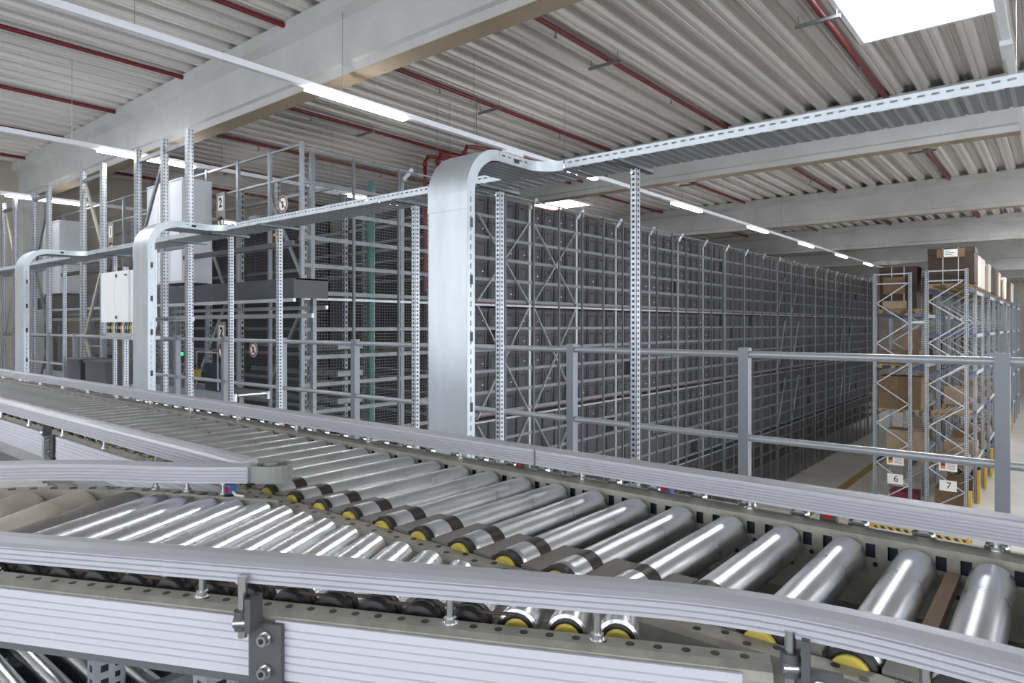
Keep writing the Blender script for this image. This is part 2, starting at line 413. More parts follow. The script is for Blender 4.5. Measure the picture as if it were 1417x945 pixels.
# ================================================================== CONVEYORS
def grooved(w0, w1, z0, z1, top=.010, ng=4):
    """rail profile: grooves on both faces, crowned top"""
    h = z1 - z0; pts = []
    zs = [z0 + h*(.12 + .70*k/ng) for k in range(ng)]
    left = [(w1, z0)]
    for q in zs: left += [(w1, q), (w1-.0025, q+.0012), (w1-.0025, q+.003), (w1, q+.0042)]
    left += [(w1, z1-.004), (w1-.004, z1)]
    right = [(w0+.006, z1-top*.55), (w0, z1-top)]
    for q in reversed(zs): right += [(w0, min(q+.0042, z1-top-.0005)), (w0+.0025, min(q+.003, z1-top-.0008)), (w0+.0025, q+.0012), (w0, q)]
    return (left + [((w0+w1)/2, z1-top*.1)] + right + [(w0, z0)])[::-1]
def panel_prof(w0, w1, z0, z1):
    """side panel profile, outer face at w0 with engraved lines"""
    h = z1-z0; out = [(w0, z0)]
    for q in (.17, .30, .43, .60, .73, .86):
        out += [(w0, z0+h*q-.0016), (w0+.0024, z0+h*q-.0006), (w0+.0024, z0+h*q+.0006), (w0, z0+h*q+.0016)]
    return out + [(w0, z1), (w1, z1), (w1, z0)]
def bolt_post(p, z0, z1, m, parent, name='rail_bolt'):
    b = MB().cyl((p[0], p[1], z0), (p[0], p[1], z1), .0048, n=10)
    b.lathe((p[0], p[1], z0), (0, 0, 1), [(0, .0105), (.0015, .0105)], 16).cyl((p[0], p[1], z0+.001), (p[0], p[1], z0+.0075), .0085, n=6)
    b.cyl((p[0], p[1], z1-.005), (p[0], p[1], z1), .0085, n=6)
    return b.build(name, m, parent)
ZR = -.357                                                       # roller tops
# ---------------- main conveyor along x
XL, XRt = -6.6, .55
mc = thing('roller_conveyor', (-2, 1.03, PLAT), 'long straight roller conveyor running from upper left to lower right', 'conveyor')
# far side frame with slotted inner wall
YF = 1.243
fr = MB()
fr.box(XL, XRt, YF, YF+.05, -.356, -.353)                         # top flange
fr.box(XL, XRt, YF, YF+.003, -.47, -.388)
fr.box(XL, XRt, YF, YF+.003, -.365, -.356)
for i in range(71):
    x = .419 - .1*i
    fr.box(x-.026, x+.026, YF, YF+.003, -.388, -.365); fr.box(x+.041, x+.059, YF, YF+.003, -.388, -.365)
fr.box(XL, XRt, YF+.047, YF+.05, -.47, -.356); fr.box(XL, XRt, YF, YF+.05, -.473, -.47)
fr.build('side_frame', 'frame', mc)
B(XL, XRt, YF+.012, YF+.045, -.40, -.359).build('slot_insert_strip', 'insert', mc)
# round punchings on the inner wall
hd = MB().cyl((0, 0, 0), (0, -.0006, 0), .0042, n=10).mesh('punched_hole', 'black')
for i in range(60):
    x = .42 - i*.05
    if x < -1.3: break
    inst('punched_hole', hd, mc, (x-.01, YF-.0002, -.398)); inst('punched_hole', hd, mc, (x+.006, YF-.0002, -.424))
# belt wheels and belt standing behind the far frame top
whl = MB().lathe((0, 0, 0), (0, 1, 0), [(0, .012), (.004, .017), (.012, .017), (.016, .012)], 14).mesh('idler_wheel', 'bolt')
for i in range(40): inst('idler_wheel', whl, mc, (.5-.1*i+.02, YF+.062, -.356))
MB().tube([(XL, YF+.07, -.344), (-3, YF+.07, -.344), (XRt, YF+.07, -.344)], .003, 6).build('drive_belt', 'belt', mc)
B(XL, XRt, YF+.053, YF+.11, -.372, -.366).build('cable_ledge', 'frame', mc)
# near side frame
pn = [(-.022, -.410), (-.022, -.382), (-.016, -.376), (.016, -.376), (.018, -.378), (.018, -.46), (.014, -.46), (.014, -.381), (-.014, -.381), (-.018, -.386), (-.018, -.410)]
YN = .792
MB().sweep([(XL, YN), (XRt, YN)], pn).build('side_frame', 'frame', mc)
fh = MB().cyl((0, 0, 0), (0, 0, .0005), .0052, n=10).mesh('frame_hole', 'black')
for i in range(78): inst('frame_hole', fh, mc, (.40 - i*.03125, YN + (.006 if i % 2 else -.006), -.376))
# rollers
rol = MB().lathe((0, .826, ZR-.03), (0, 1, 0), [(0, .020), (.001, .0275), (.006, .030), (.403, .030), (.408, .0285), (.411, .02)], 28).mesh('roller', 'zinc', (0, 0, 0))
slv = MB().lathe((0, .868, ZR-.03), (0, 1, 0), [(0, .0303), (.030, .0303)], 28).mesh('grip_sleeve', 'tape')
cap = MB().lathe((0, .812, ZR-.03), (0, 1, 0), [(0, .024), (.002, .0288), (.013, .0288)], 20).mesh('end_cap', 'black')
brg = MB().lathe((0, .806, ZR-.03), (0, 1, 0), [(0, .018), (.001, .0215), (.0062, .0215)], 20).mesh('bearing_ring', 'yellow_cap')
brs = MB().lathe((0, .806, ZR-.03), (0, 1, 0), [(0, .010), (.001, .0135), (.0062, .0135)], 14).mesh('bearing_ring', 'yellow_cap')
gpl = MB().box(-.0195, .0195, .812, .930, -.377, -.372).mesh('gap_plate', 'plate')
shf = MB().cyl((0, .795, ZR-.03), (0, 1.25, ZR-.03), .006, n=8).mesh('axle', 'bolt')
for i in range(70):
    x = .419 - .1*i
    if x < XL+.05: break
    r = inst('roller', rol, mc, (x, 0, 0))
    if x > -4.2:
        for nm, me in (('grip_sleeve', slv), ('end_cap', cap), ('bearing_ring', brg if x > -1.42 else brs)): inst(nm, me, r, (x, 0, 0))
    if x > -2.4: inst('gap_plate', gpl, mc, (x+.05, 0, 0)); inst('axle', shf, r, (x, 0, 0))
# dark bed below the rollers, cross ties
B(XL, XRt, .83, 1.235, -.475, -.468).build('bed_plate', 'plate', mc)
for x in (-.131, -1.1, -2.0, -3.0, -4.0):
    B(x-.009, x+.009, .815, 1.24, *((-.402, -.386) if x == -.131 else (-.44, -.415))).build('cross_tie', 'card_lt' if x == -.131 else 'frame', mc)
# far guide rail
gr = MB().sweep([(XL, 1.30), (-.985, 1.30)], grooved(-.022, .018, -.338, -.297, .004, 5)).build('guide_rail', 'alu', mc)
g2 = MB().sweep([(-.980, 1.30), (XRt, 1.30)], grooved(-.022, .018, -.338, -.297, .004, 5)).build('guide_rail', 'alu', mc)
for i in range(16):
    x = .305 - .385*i
    bolt_post((x, 1.288), -.353, -.338, 'bolt', g2 if x > -.98 else gr)
for x, ii in ((-.655, 0), (-.33, 1), (-1.05, 2), (-2.1, 3)):
    s_ = B(x-.014, x+.014, 1.308, 1.326, -.362, -.338).build('light_sensor', 'blue_box' if ii == 0 else 'clamp', mc, 'small sensor box with red lens under the far rail')
    B(x-.007, x+.007, 1.3055, 1.308, -.352, -.343).build('lens', 'red_lens', s_)
# near guide rail of the upstream part, ending at the merge nose
g3 = MB().sweep([(XL, .757), (-3.0, .757), (-1.50, .757), (-1.36, .755)], grooved(-.020, .021, -.334, -.290, .010, 4)).build('guide_rail', 'alu', mc)
for i in range(12): bolt_post((-1.50-.36*i, .772), -.370, -.337, 'bolt', g3)
# near side panels of the upstream part with clamp between
MB().sweep([(-2.62, YN), (-1.27, YN)], panel_prof(-.030, -.0225, -.462, -.376)).build('side_panel', 'panel', mc)
MB().sweep([(XL, YN), (-2.70, YN)], panel_prof(-.030, -.0225, -.462, -.376)).build('side_panel', 'panel', mc)
MB().sweep([(-.225, YN), (XRt, YN)], panel_prof(-.034, -.026, -.462, -.378)).build('side_panel', 'panel', mc)
def clamp(parent, p, ang, zt, rod_up=.05):
    """bracket plate with two screws, rod clamp and rod; p on the outer panel face, ang = travel direction"""
    c, q = math.cos(ang), math.sin(ang); nx, ny = q, -c              # outward normal
    P_ = lambda s, o, z: (p[0]+c*s+nx*o, p[1]+q*s+ny*o, z)
    pl = MB().bar(P_(0, .004, zt-.086), P_(0, .004, zt-.006), .046, .007, up=(nx, ny, 0)).build('bracket_plate', 'clamp', parent)
    for z in (zt-.023, zt-.064):
        MB().cyl(P_(.002, .008, z), P_(.002, .011, z), .0088, n=16).cyl(P_(.002, .011, z), P_(.002, .019, z), .0068, n=14).build('screw', 'bolt', pl)
        MB().cyl(P_(.002, .0191, z), P_(.002, .0196, z), .0035, n=6).build('hex_socket', 'black', pl)
    rb = MB().bar(P_(-.012, .013, zt-.012), P_(-.012, .013, zt+.030), .008, .026, up=(nx, ny, 0)).build('clamp_block', 'clamp', parent)
    MB().cyl(P_(-.027, .014, zt-.012), P_(-.027, .014, zt+.012), .0105, n=8).build('clamp_collar', 'clamp', rb)
    MB().cyl(P_(-.027, .014, zt-.022), P_(-.027, .014, zt+rod_up), .0058, n=14).build('rod', 'bolt', rb)
    MB().cyl(P_(-.012, .014, zt-.002), P_(-.034, .022, zt-.002), .0066, n=10).build('clamp_screw', 'bolt', rb)
clamp(mc, (-2.66, .765), 0, -.365, .06)
clamp(mc, (-.196, .742), R(14), -.352, .035)
B(-2.69, -2.67, .742, .762, -1.2, -.37).build('strap', 'galv', mc)
for x in (-5.6, -4.2, -2.9, -1.6):
    for y in (.83, 1.26):
        B(x-.02, x+.02, y-.02, y+.02, PLAT, -.46).build('leg', 'post', mc)
for y in (.83, 1.26): B(.40, .44, y-.02, y+.02, PLAT, -.46).build('leg', 'post', mc)

# ---------------- merging conveyor, 26 degrees to the main one, arriving out of a curve
AC = R(26); TX, TY = math.cos(AC), math.sin(AC); NX, NY = -TY, TX; N0 = .7787
def C2(s, n): return (s*TX + (N0+n)*NX, s*TY + (N0+n)*NY)
S0 = -1.085                                                      # the curve starts here
RI, RO = .36, .80
def arc(n, k, a1=80):
    """path along the conveyor at lateral n from the curve's upstream end into the straight"""
    r = RI + n
    return [C2(S0 - r*math.sin(R(a)), n - r*(1-math.cos(R(a)))) for a in [a1*(1-j/k) for j in range(k)]]
cc = thing('merging_conveyor', (*C2(-.7, .2), PLAT), 'roller conveyor merging at an angle out of a curve at lower left', 'conveyor')
cf = [(-.024, -.398), (-.024, -.380), (-.020, -.371), (-.012, -.366), (.012, -.366), (.014, -.368), (.014, -.45), (.010, -.45), (.010, -.371), (-.012, -.371), (-.019, -.377), (-.020, -.398)]
S1 = -.245/TX + .02
Send = .105
MB().sweep([C2(-1.0, 0), C2(Send, 0)], cf).build('side_frame', 'frame', cc)
MB().sweep(arc(0, 10) + [C2(-1.004, 0)], cf).build('side_frame', 'frame', cc)
for i in range(-8, 38):
    p = C2(-.672 + .03125*(i-0), 0)
    if -1.0 < -.672+.03125*i < Send-.01: inst('frame_hole', fh, cc, (p[0], p[1], -.366))
# far frame: straight to the divider, joined to the outer curve
ff = [(-.012, -.46), (-.012, -.362), (-.010, -.359), (.022, -.359), (.022, -.362), (-.008, -.363), (-.008, -.46)]
n_far = .452
s_end = (.762 - (N0+n_far)*NY)/TY
MB().sweep(arc(n_far, 14) + [C2(S0, n_far), C2(s_end, n_far)], ff).build('side_frame', 'frame', cc)
for i in range(14):
    p = C2(s_end-.03-.0625*i*.5, n_far+.006)
    inst('frame_hole', fh, cc, (p[0], p[1], -.3588))
# notches between rollers on the far frame edge
nt = MB().box(-.007, .007, -.004, .012, -.0006, .0006).mesh('frame_notch', 'black')
for i in range(7):
    s = -.907 - .0625*i
    if s > S0: p = C2(s, n_far-.006); inst('frame_notch', nt, cc, (p[0], p[1], -.3585), (0, 0, AC))
for i in range(12):
    a = 3.0*i + 2; r = RI+n_far
    p = C2(S0 - r*math.sin(R(a)), n_far - r*(1-math.cos(R(a)))); inst('frame_notch', nt, cc, (p[0], p[1], -.3585), (0, 0, AC+R(a)+.5))
# rollers of the straight part: shortened one by one along the divider
head = MB().lathe((0, .021, 0), (0, 1, 0), [(0, .018), (.001, .0245), (.005, .027), (.008, .0235), (.011, .027), (.016, .027), (.019, .0235), (.022, .027), (.027, .027)], 20).mesh('drive_head', 'black')
rim = MB().lathe((0, .0485, 0), (0, 1, 0), [(-.014, .0215), (-.013, .0245), (-.002, .0262), (.007, .0262)], 22).mesh('roller_rim', 'belt')
rim2 = MB().lathe((0, .036, 0), (0, 1, 0), [(0, .0215), (.002, .0262), (.02, .0262)], 22).mesh('roller_rim', 'zinc_c')
bcap = MB().lathe((0, .0335, 0), (0, 1, 0), [(0, .019), (.001, .0222), (.006, .0222)], 20).mesh('end_cap', 'black')
ycap = MB().lathe((0, .031, 0), (0, 1, 0), [(0, .013), (.001, .0165), (.006, .0165)], 20).mesh('bearing_ring', 'yellow_cap')
gp2 = MB().box(-.0115, .0115, .016, .085, -.026, -.022).mesh('gap_plate', 'plate')
def c_roller(p0, ang, length, big):
    b = MB().lathe((0, .052, 0), (0, 1, 0), [(0, .018), (.001, .0235), (.004, .025), (length-.058, .025), (length-.054, .0235), (length-.052, .016)], 26)
    me = b.mesh('roller', 'zinc_c'); r = inst('roller', me, cc, (p0[0], p0[1], ZR-.025), (0, 0, ang))
    for nm, m2 in ([('drive_head', head), ('roller_rim', rim)] if not big else [('bearing_ring', ycap), ('end_cap', bcap), ('roller_rim', rim2)]):
        o = bpy.data.objects.new(nm, m2); COL.objects.link(o); o.parent = r
    return r
i = -3
while True:
    s = -.9387 + .0625*i
    if s > .10: break
    if s > S0-.01:
        nmax = min(.432, (.757 - .016 - s*TY)/NY - N0)
        if nmax < .075: break
        c_roller(C2(s, 0), AC, nmax, i >= 12)
        p = C2(s+.031, 0)
        if s < -.10: inst('gap_plate', gp2, cc, (p[0], p[1], ZR-.01), (0, 0, AC))
        if i < 12:
            q0, q1 = C2(s, .030 if i % 2 else .040), C2(s+.0625, .030 if i % 2 else .040)
            MB().tube([(q0[0], q0[1], ZR-.0025), ((q0[0]+q1[0])/2, (q0[1]+q1[1])/2, ZR-.0035), (q1[0], q1[1], ZR-.0025)], .0022, 6).build('drive_belt', 'belt', cc)
    i += 1
# tapered rollers in the curve
for k in range(9):
    a = R(4.0 + 8.3*k); 
    r0 = C2(S0 - (RI+.03)*math.sin(a), .03 - (RI+.03)*(1-math.cos(a)))
    L = .405; m_ = 'taper' if k != 0 else 'plate'
    pf = [(0, .014), (.001, .0235)]
    for j in range(4):
        pf += [(L*j/4+.002, .024+.024*j/4), (L*(j+1)/4-.002, .024+.024*(j+1)/4), (L*(j+1)/4-.001, .024+.024*(j+1)/4-.0012), (L*(j+1)/4, .024+.024*(j+1)/4-.0012)]
    pf += [(L+.003, .03)]
    tilt = math.atan(.024/L)
    b = MB().lathe((0, 0, 0), (0, math.cos(tilt), -math.sin(tilt)), pf, 24)
    me = b.mesh('tapered_roller', m_); inst('tapered_roller', me, cc, (r0[0], r0[1], ZR-.026), (0, 0, AC+a))
# near guide rail with the bend into the main line
def Lp(s): return C2(s, -.023 + .0333*(s+.65))
A2 = AC + math.atan(.0333)
pts = arc(-.038, 8, 60) + [Lp(S0+.02), Lp(-.75), Lp(-.36)]
yt = .753
q1 = Lp(-.36); X0 = q1[0] + (yt-q1[1])/math.tan(A2); tl = .15; rad = tl/math.tan(A2/2)
for j in range(15):
    a = A2*(1-j/14)
    pts.append((X0 + tl - rad*math.sin(a), yt - rad*(1-math.cos(a))))
pts.append((XRt, yt))
pts = [p for i_, p in enumerate(pts) if i_ == 0 or (Vector(p)-Vector(pts[i_-1])).length > 1e-4]
g4 = MB().sweep(pts, grooved(-.018, .018, -.325, -.295, .009, 3)).build('guide_rail', 'alu', cc)
for s in (-.97, -.617, -.265, -.085): bolt_post(C2(s, .002), -.366, -.324, 'bolt', g4)
bolt_post((-.105, .772), -.370, -.324, 'bolt', g4)
# far guide rail of the merging conveyor and the nose piece
g5 = MB().sweep(arc(.445, 12, 70) + [C2(S0, .445), C2(-.98, .462), C2(-.880, .486)], grooved(-.017, .017, -.336, -.297, .004, 4)).build('guide_rail', 'alu', cc)
for s in (-.93, -1.10, -1.02): bolt_post(C2(s, n_far+.012), -.359, -.334, 'bolt', g5)
cen = Vector(C2(-.842, .516))
path = [C2(-.880, .480)]
for j in range(10):
    a = AC + R(-95 + 20*j); path.append((cen.x + .036*math.cos(a), cen.y + .036*math.sin(a)))
path.append((-1.365, .770))
MB().sweep(path, [(-.002, -.337), (.002, -.337), (.002, -.301), (-.002, -.301)]).build('merge_nose', 'nose', cc, 'grey plastic nose joining two guide rails')
MB().cyl((cen.x-.012, cen.y-.002, -.337), (cen.x-.012, cen.y-.002, -.300), .015, n=14).build('nose_boss', 'nose', cc)
p = C2(-.912, .462)
s_ = B(p[0]-.012, p[0]+.012, p[1]-.009, p[1]+.009, -.356, -.338).build('light_sensor', 'blue_box', cc, 'blue sensor box with red lens below the rail end')
B(p[0]-.002, p[0]+.009, p[1]-.0105, p[1]-.009, -.353, -.341).build('lens', 'red_lens', s_)
MB().tube([(p[0]+.012, p[1], -.352), (p[0]+.03, p[1]-.002, -.356), (p[0]+.05, p[1]+.004, -.356)], .003, 6).build('cable', 'white', s_)
# outer side panels with bracket between them
MB().sweep([C2(-1.0, 0), C2(-.516, 0)], panel_prof(-.029, -.0245, -.446, -.372)).build('side_panel', 'panel', cc)
MB().sweep([C2(-.486, 0), C2(.073, 0)], panel_prof(-.029, -.0245, -.446, -.372)).build('side_panel', 'panel', cc)
MB().sweep(arc(0, 8, 50) + [C2(-1.004, 0)], panel_prof(-.029, -.0245, -.446, -.372)).build('side_panel', 'panel', cc)
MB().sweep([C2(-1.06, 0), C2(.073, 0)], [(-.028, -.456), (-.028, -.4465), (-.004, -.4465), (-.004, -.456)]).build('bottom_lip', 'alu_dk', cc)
clamp(cc, C2(-.496, -.029), AC, -.368, .055)
for s in (-.62, -.24, -1.2):
    for n_ in (.03, .42):
        if s == -.24 and n_ > .1: continue
        p = C2(s, n_); B(p[0]-.02, p[0]+.02, p[1]-.02, p[1]+.02, PLAT, -.457).build('leg', 'post', cc)
p = C2(-.49, -.02); MB().cyl((p[0], p[1], -.9), (p[0], p[1], -.455), .009, n=12).build('rod_leg', 'bolt', cc)

# ---------------- lower conveyor passing underneath
lc = thing('lower_conveyor', (-2.2, .55, PLAT), 'lower roller conveyor half hidden beneath the merging one', 'conveyor')
lr = MB().lathe((-.33, 0, 0), (1, 0, 0), [(0, .018), (.004, .025), (.656, .025), (.66, .018)], 20).mesh('roller', 'zinc')
for i in range(24):
    inst('roller', lr, lc, (-2.25, -.35+.082*i, -1.0))
for x in (-2.615, -1.885): B(x-.018, x+.018, -.5, 1.7, -1.06, -.965).build('side_frame', 'galv_dk', lc)
B(-2.6, -1.9, -.5, 1.7, -1.10, -1.09).build('bed_plate', 'dark', lc)
for y in (-.3, .9):
    for x in (-2.615, -1.885): B(x-.02, x+.02, y-.02, y+.02, PLAT, -1.06).build('leg', 'post', lc)
l2 = thing('lower_conveyor', (-2.6, .5, PLAT), 'pale slatted transfer bed seen in the gap behind the curve', 'conveyor')
sr = MB().lathe((0, -.2, 0), (0, 1, 0), [(0, .006), (.002, .009), (.398, .009), (.4, .006)], 10).mesh('slat_roller', 'white')
for i in range(22): inst('slat_roller', sr, l2, (-3.0+.045*i, .50, -.50), (0, 0, R(-20)))
B(-3.1, -1.9, .26, .30, -.56, -.49).build('side_frame', 'frame', l2); B(-3.1, -1.9, .70, .74, -.56, -.49).build('side_frame', 'frame', l2)
B(-3.05, -1.95, .3, .7, -.57, -.56).build('bed_plate', 'dark', l2)
B(-2.35, -2.2, .42, .58, -.56, -.47).build('drive_box', 'dark', l2)
for x in (-3.0, -2.0):
    for y in (.28, .72): B(x-.02, x+.02, y-.02, y+.02, PLAT, -.56).build('leg', 'post', l2)
o = B(-3.35, -2.75, .66, .72, -1.2, -.475).build('machine_cover', 'green'); M['slate'] = mat('slate_panel', '#4d5b60', .5, .2, .04, 4); o.data.materials[0] = M['slate']
tag(o, 'slate grey sheet panel under the long conveyor at the left edge', 'panel')

# ================================================================== GUARD RAILING
gl = thing('guard_railing', (-5, 4.0, PLAT), 'grey tubular guard railing along the mezzanine edge', 'railing')
for i in range(-2, 13):
    x = -.222 - 1.255*i
    B(x-.03, x+.03, 3.97, 4.03, PLAT, -.135).build('post', 'rail_post', gl)
for z in (-.175, -.675):
    MB().cyl((-16, 4.0, z), (3.2, 4.0, z), .021, n=16).build('rail', 'rail', gl)
B(-16, 3.2, 4.032, 4.04, PLAT, PLAT+.12).build('toe_board', 'rail_post', gl)

# ================================================================== CABLE TRAY
YT0, YT1, ZT0, ZT1 = 3.20, 3.50, .914, .962
def slotted_flange(mb, a, b, z0, z1, th, slot=.028, pitch=.05, sh=.009):
    """upright strip from a to b with a row of slots at mid height"""
    a, b = Vector(a), Vector(b); d = (b-a); L = d.length; d.normalize(); zm = z0 + (z1-z0)*.62
    def strip(t0, t1, za, zb):
        p, q = a + d*t0, a + d*t1; w = Vector((-d.y, d.x, 0))*th/2
        vs = [(p-w), (p+w), (q+w), (q-w)]
        mb.add([(v.x, v.y, za) for v in vs] + [(v.x, v.y, zb) for v in vs], [(3, 2, 1, 0), (4, 5, 6, 7), (0, 1, 5, 4), (1, 2, 6, 5), (2, 3, 7, 6), (3, 0, 4, 7)])
    strip(0, L, z0, zm-sh/2); strip(0, L, zm+sh/2, z1)
    t = 0
    while t < L:
        strip(t, min(t+pitch-slot, L), zm-sh/2, zm+sh/2); t += pitch
def vflange(mb, x, y0, y1, z0, z1, th):
    """vertical side strip (column) with a row of slots"""
    ym = (y0+y1)/2
    mb.box(x-th/2, x+th/2, y0, ym-.004, z0, z1); mb.box(x-th/2, x+th/2, ym+.004, y1, z0, z1)
    z = z0
    while z < z1: mb.box(x-th/2, x+th/2, ym-.004, ym+.004, z, min(z+.022, z1)); z += .05
tr = thing('cable_tray', (-5, 3.35, ZT0), 'long galvanised cable tray overhead with slotted edges', 'cable tray')
COLX = [(-2.685, -2.395), (-6.62, -6.30), (-10.25, -9.90)]
xs = [-19.5]
for a, b in reversed(COLX): xs += [a, b]
xs += [3.6]
fl = MB()
for a, b in zip(xs[0::2], xs[1::2]):
    a2 = a + (.16 if a > -19 else 0)
    slotted_flange(fl, (a2, YT0, 0), (b, YT0, 0), ZT0, ZT1, .0025)
    fl.box(a2, b, YT0-.001, YT0+.012, ZT1-.002, ZT1)
fl.build('edge_flange', 'galv_lt', tr)
fb = MB(); slotted_flange(fb, (-19.5, YT1, 0), (3.6, YT1, 0), ZT0, ZT1, .0025); fb.box(-19.5, 3.6, YT1-.012, YT1, ZT1-.002, ZT1); fb.build('edge_flange', 'galv_lt', tr)
M_pan = MB()
x = -19.5
while x < 3.6:
    M_pan.box(x, x+.062, YT0, YT1, ZT0-.003, ZT0); M_pan.box(x+.058, x+.082, YT0, YT1, ZT0+.003, ZT0+.005); x += .078
M_pan.build('perforated_pan', 'pan', tr)
x = -19.0
while x < 3.5:
    MB().cyl((x, 3.29, ZT0+.02), (x+2.9, 3.29, ZT0+.02), .008, n=6).cyl((x, 3.32, ZT0+.02), (x+2.9, 3.33, ZT0+.02), .007, n=6).build('cable', 'black', tr); x += 3.0
dl = ('widest, nearest the camera', 'beside the white control cabinet', 'farthest left')
for i, (a, b) in enumerate(COLX):
    d = thing('cable_duct', (a, 2.54, PLAT), 'upright galvanised cable duct bending into the overhead tray, ' + dl[i], 'cable duct', 'upright cable ducts')
    Y0, RB = 2.54, .26
    zs = ZT1 - RB
    B(a, b, Y0, Y0+.003, PLAT, zs-.09).build('cover_sheet', 'galv_lt', d)
    B(a-.002, b+.002, Y0-.003, Y0, zs-.092, zs).build('cover_sheet', 'galv_lt', d)
    bend = MB(); K = 14; ring = []
    for k in range(K+1):
        q = math.pi/2*k/K
        ring.append((Y0-.003 + RB*(1-math.cos(q)), zs + RB*math.sin(q)))
    vs = [(x_, y, z) for y, z in ring for x_ in (a-.002, b+.002)]
    bend.add(vs, [(2*k, 2*k+1, 2*k+3, 2*k+2) for k in range(K)], None, True); bend.build('bend_sheet', 'galv_lt', d)
    dep = .058
    for x_ in (a, b):
        f2 = MB(); vflange(f2, x_, Y0, Y0+dep, PLAT, zs, .003)
        ins = [(Y0+dep + (RB-dep)*(1-math.cos(math.pi/2*k/K)), zs + (RB-dep)*math.sin(math.pi/2*k/K)) for k in range(K+1)]
        for sgn in (-.0015, .0015):
            vs = [(x_+sgn, y, z) for y, z in ring] + [(x_+sgn, y, z) for y, z in ins]
            fs = [(k, k+1, K+2+k, K+1+k) for k in range(K)]; f2.add(vs, fs if sgn > 0 else [f_[::-1] for f_ in fs])
        slotted_flange(f2, (x_, Y0+RB, 0), (x_, YT0 - (.15 if x_ == b else 0), 0), ZT1-dep, ZT1, .003)
        f2.build('side_flange', 'galv_lt', d)
        if x_ == b:
            for z in (.55, .25, -.05, -.42, -.75, -.99): B(x_+.0005, x_+.0022, Y0+.022, Y0+.044, z-.035, z+.015).build('rating_label', 'tape' if z < .5 else 'clamp', d)
    B(a, b, Y0+RB, YT0+.01, ZT1-dep, ZT1-dep+.003).build('branch_pan', 'pan', d)
    cn = MB(); q = [(b + .15*(1-math.cos(t_)), YT0-.15 + .15*math.sin(t_)) for t_ in [math.pi/2*k/10 for k in range(11)]]
    vs = [(x_, y, z) for x_, y in q for z in (ZT1-dep, ZT1)]; cn.add(vs, [(2*k, 2*k+2, 2*k+3, 2*k+1) for k in range(10)], None, True)
    cn.build('corner_sheet', 'galv_lt', d)
    cp = MB(); cp.add([(x_, y, ZT1-dep) for x_, y in q] + [(b, YT0, ZT1-dep)], [list(range(12))]); cp.build('corner_pan', 'pan', d)
    B(b+.003, b+.005, 2.93, 2.97, ZT1-.042, ZT1-.02).build('joint_plate', 'black', d)
where = ('between the two rightmost railing posts', 'just right of the widest cable duct', 'just left of the widest cable duct', 'in front of the fourth railing post', 'below the numbered signs', 'right of the white control cabinet', 'beyond the white control cabinet', 'near the farthest cable duct')
for x, wl in zip((-1.87, -2.88, -3.70, -5.53, -6.41, -7.31, -9.35, -11.2), where):
    t = thing('tray_support', (x, 3.37, PLAT), 'punched steel tray support post ' + wl, 'support post', 'tray support posts')
    u = .041
    pm = MB().box(x-u/2, x+u/2, 3.37-u/2, 3.37-u/2+.003, PLAT, .885); pm.box(x-u/2, x-u/2+.003, 3.37-u/2, 3.37+u/2, PLAT, .885); pm.box(x+u/2-.003, x+u/2, 3.37-u/2, 3.37+u/2, PLAT, .885)
    pm.build('channel_post', 'post', t)
    am = MB().box(x-.02, x+.02, 3.16, 3.56, .888, .891).box(x-.02, x-.017, 3.16, 3.56, .888, .909).box(x+.017, x+.02, 3.16, 3.56, .888, .909); am.build('bracket_arm', 'galv_dk', t)
    MB().cyl((x-.004, 3.345, .86), (x-.004, 3.335, .86), .009, n=6).build('fixing_bolt', 'bolt', t)
    B(x-.05, x+.05, 3.31, 3.43, PLAT, PLAT+.008).build('foot_plate', 'galv', t)

# ================================================================== LIFT FRAMES AND EQUIPMENT AT LEFT
def uprt(mb, x, y, z0, z1, w=.10, dd=.075):
    mb.box(x-w/2, x+w/2, y-dd/2, y-dd/2+.003, z0, z1); mb.box(x-w/2, x-w/2+.003, y-dd/2, y+dd/2, z0, z1); mb.box(x+w/2-.003, x+w/2, y-dd/2, y+dd/2, z0, z1)
    mb.box(x-w/2, x-w/2+.028, y+dd/2-.003, y+dd/2, z0, z1); mb.box(x+w/2-.028, x+w/2, y+dd/2-.003, y+dd/2, z0, z1)
LY = 4.28
for posts, lab, dr in (((-9.28, -10.05, -10.98), 'tallest looking lift frame of three punched uprights before the grey cabinet', 1),
                       ((-12.36, -13.28), 'lift frame of two uprights above the white control cabinet', -1),
                       ((-15.09, -16.0), 'lift frame of two uprights before the far grey cabinet', 1),
                       ((-17.27, -18.12), 'lift frame of two uprights at the left edge', -1)):
    t = thing('lift_frame', (posts[0], LY, FLOOR), lab, 'lift frame', 'tall lift frames')
    zt = 2.70
    for k, x in enumerate(posts):
        m = MB(); uprt(m, x, LY, PLAT if k == 0 else FLOOR, zt if k < 2 or len(posts) == 3 else zt-.04); m.build('upright', 'upr', t)
    xa, xb = posts[-1], posts[-2]
    for z in (2.52, 1.1, -.2): MB().bar((xa+.05, LY, z), (posts[0]-.05, LY, z), .04, .06).build('cross_beam', 'galv_dk', t)
    for j, z in enumerate((2.45, 1.05, -.25)):
        p0, p1 = ((xa+.06, LY+.02, z-1.2), (xb-.06, LY+.02, z)) if (dr > 0) == (j % 2 == 0) else ((xa+.06, LY+.02, z), (xb-.06, LY+.02, z-1.2))
        MB().bar(p0, p1, .03, .055).build('brace', 'galv_dk' if dr > 0 else 'frame', t)
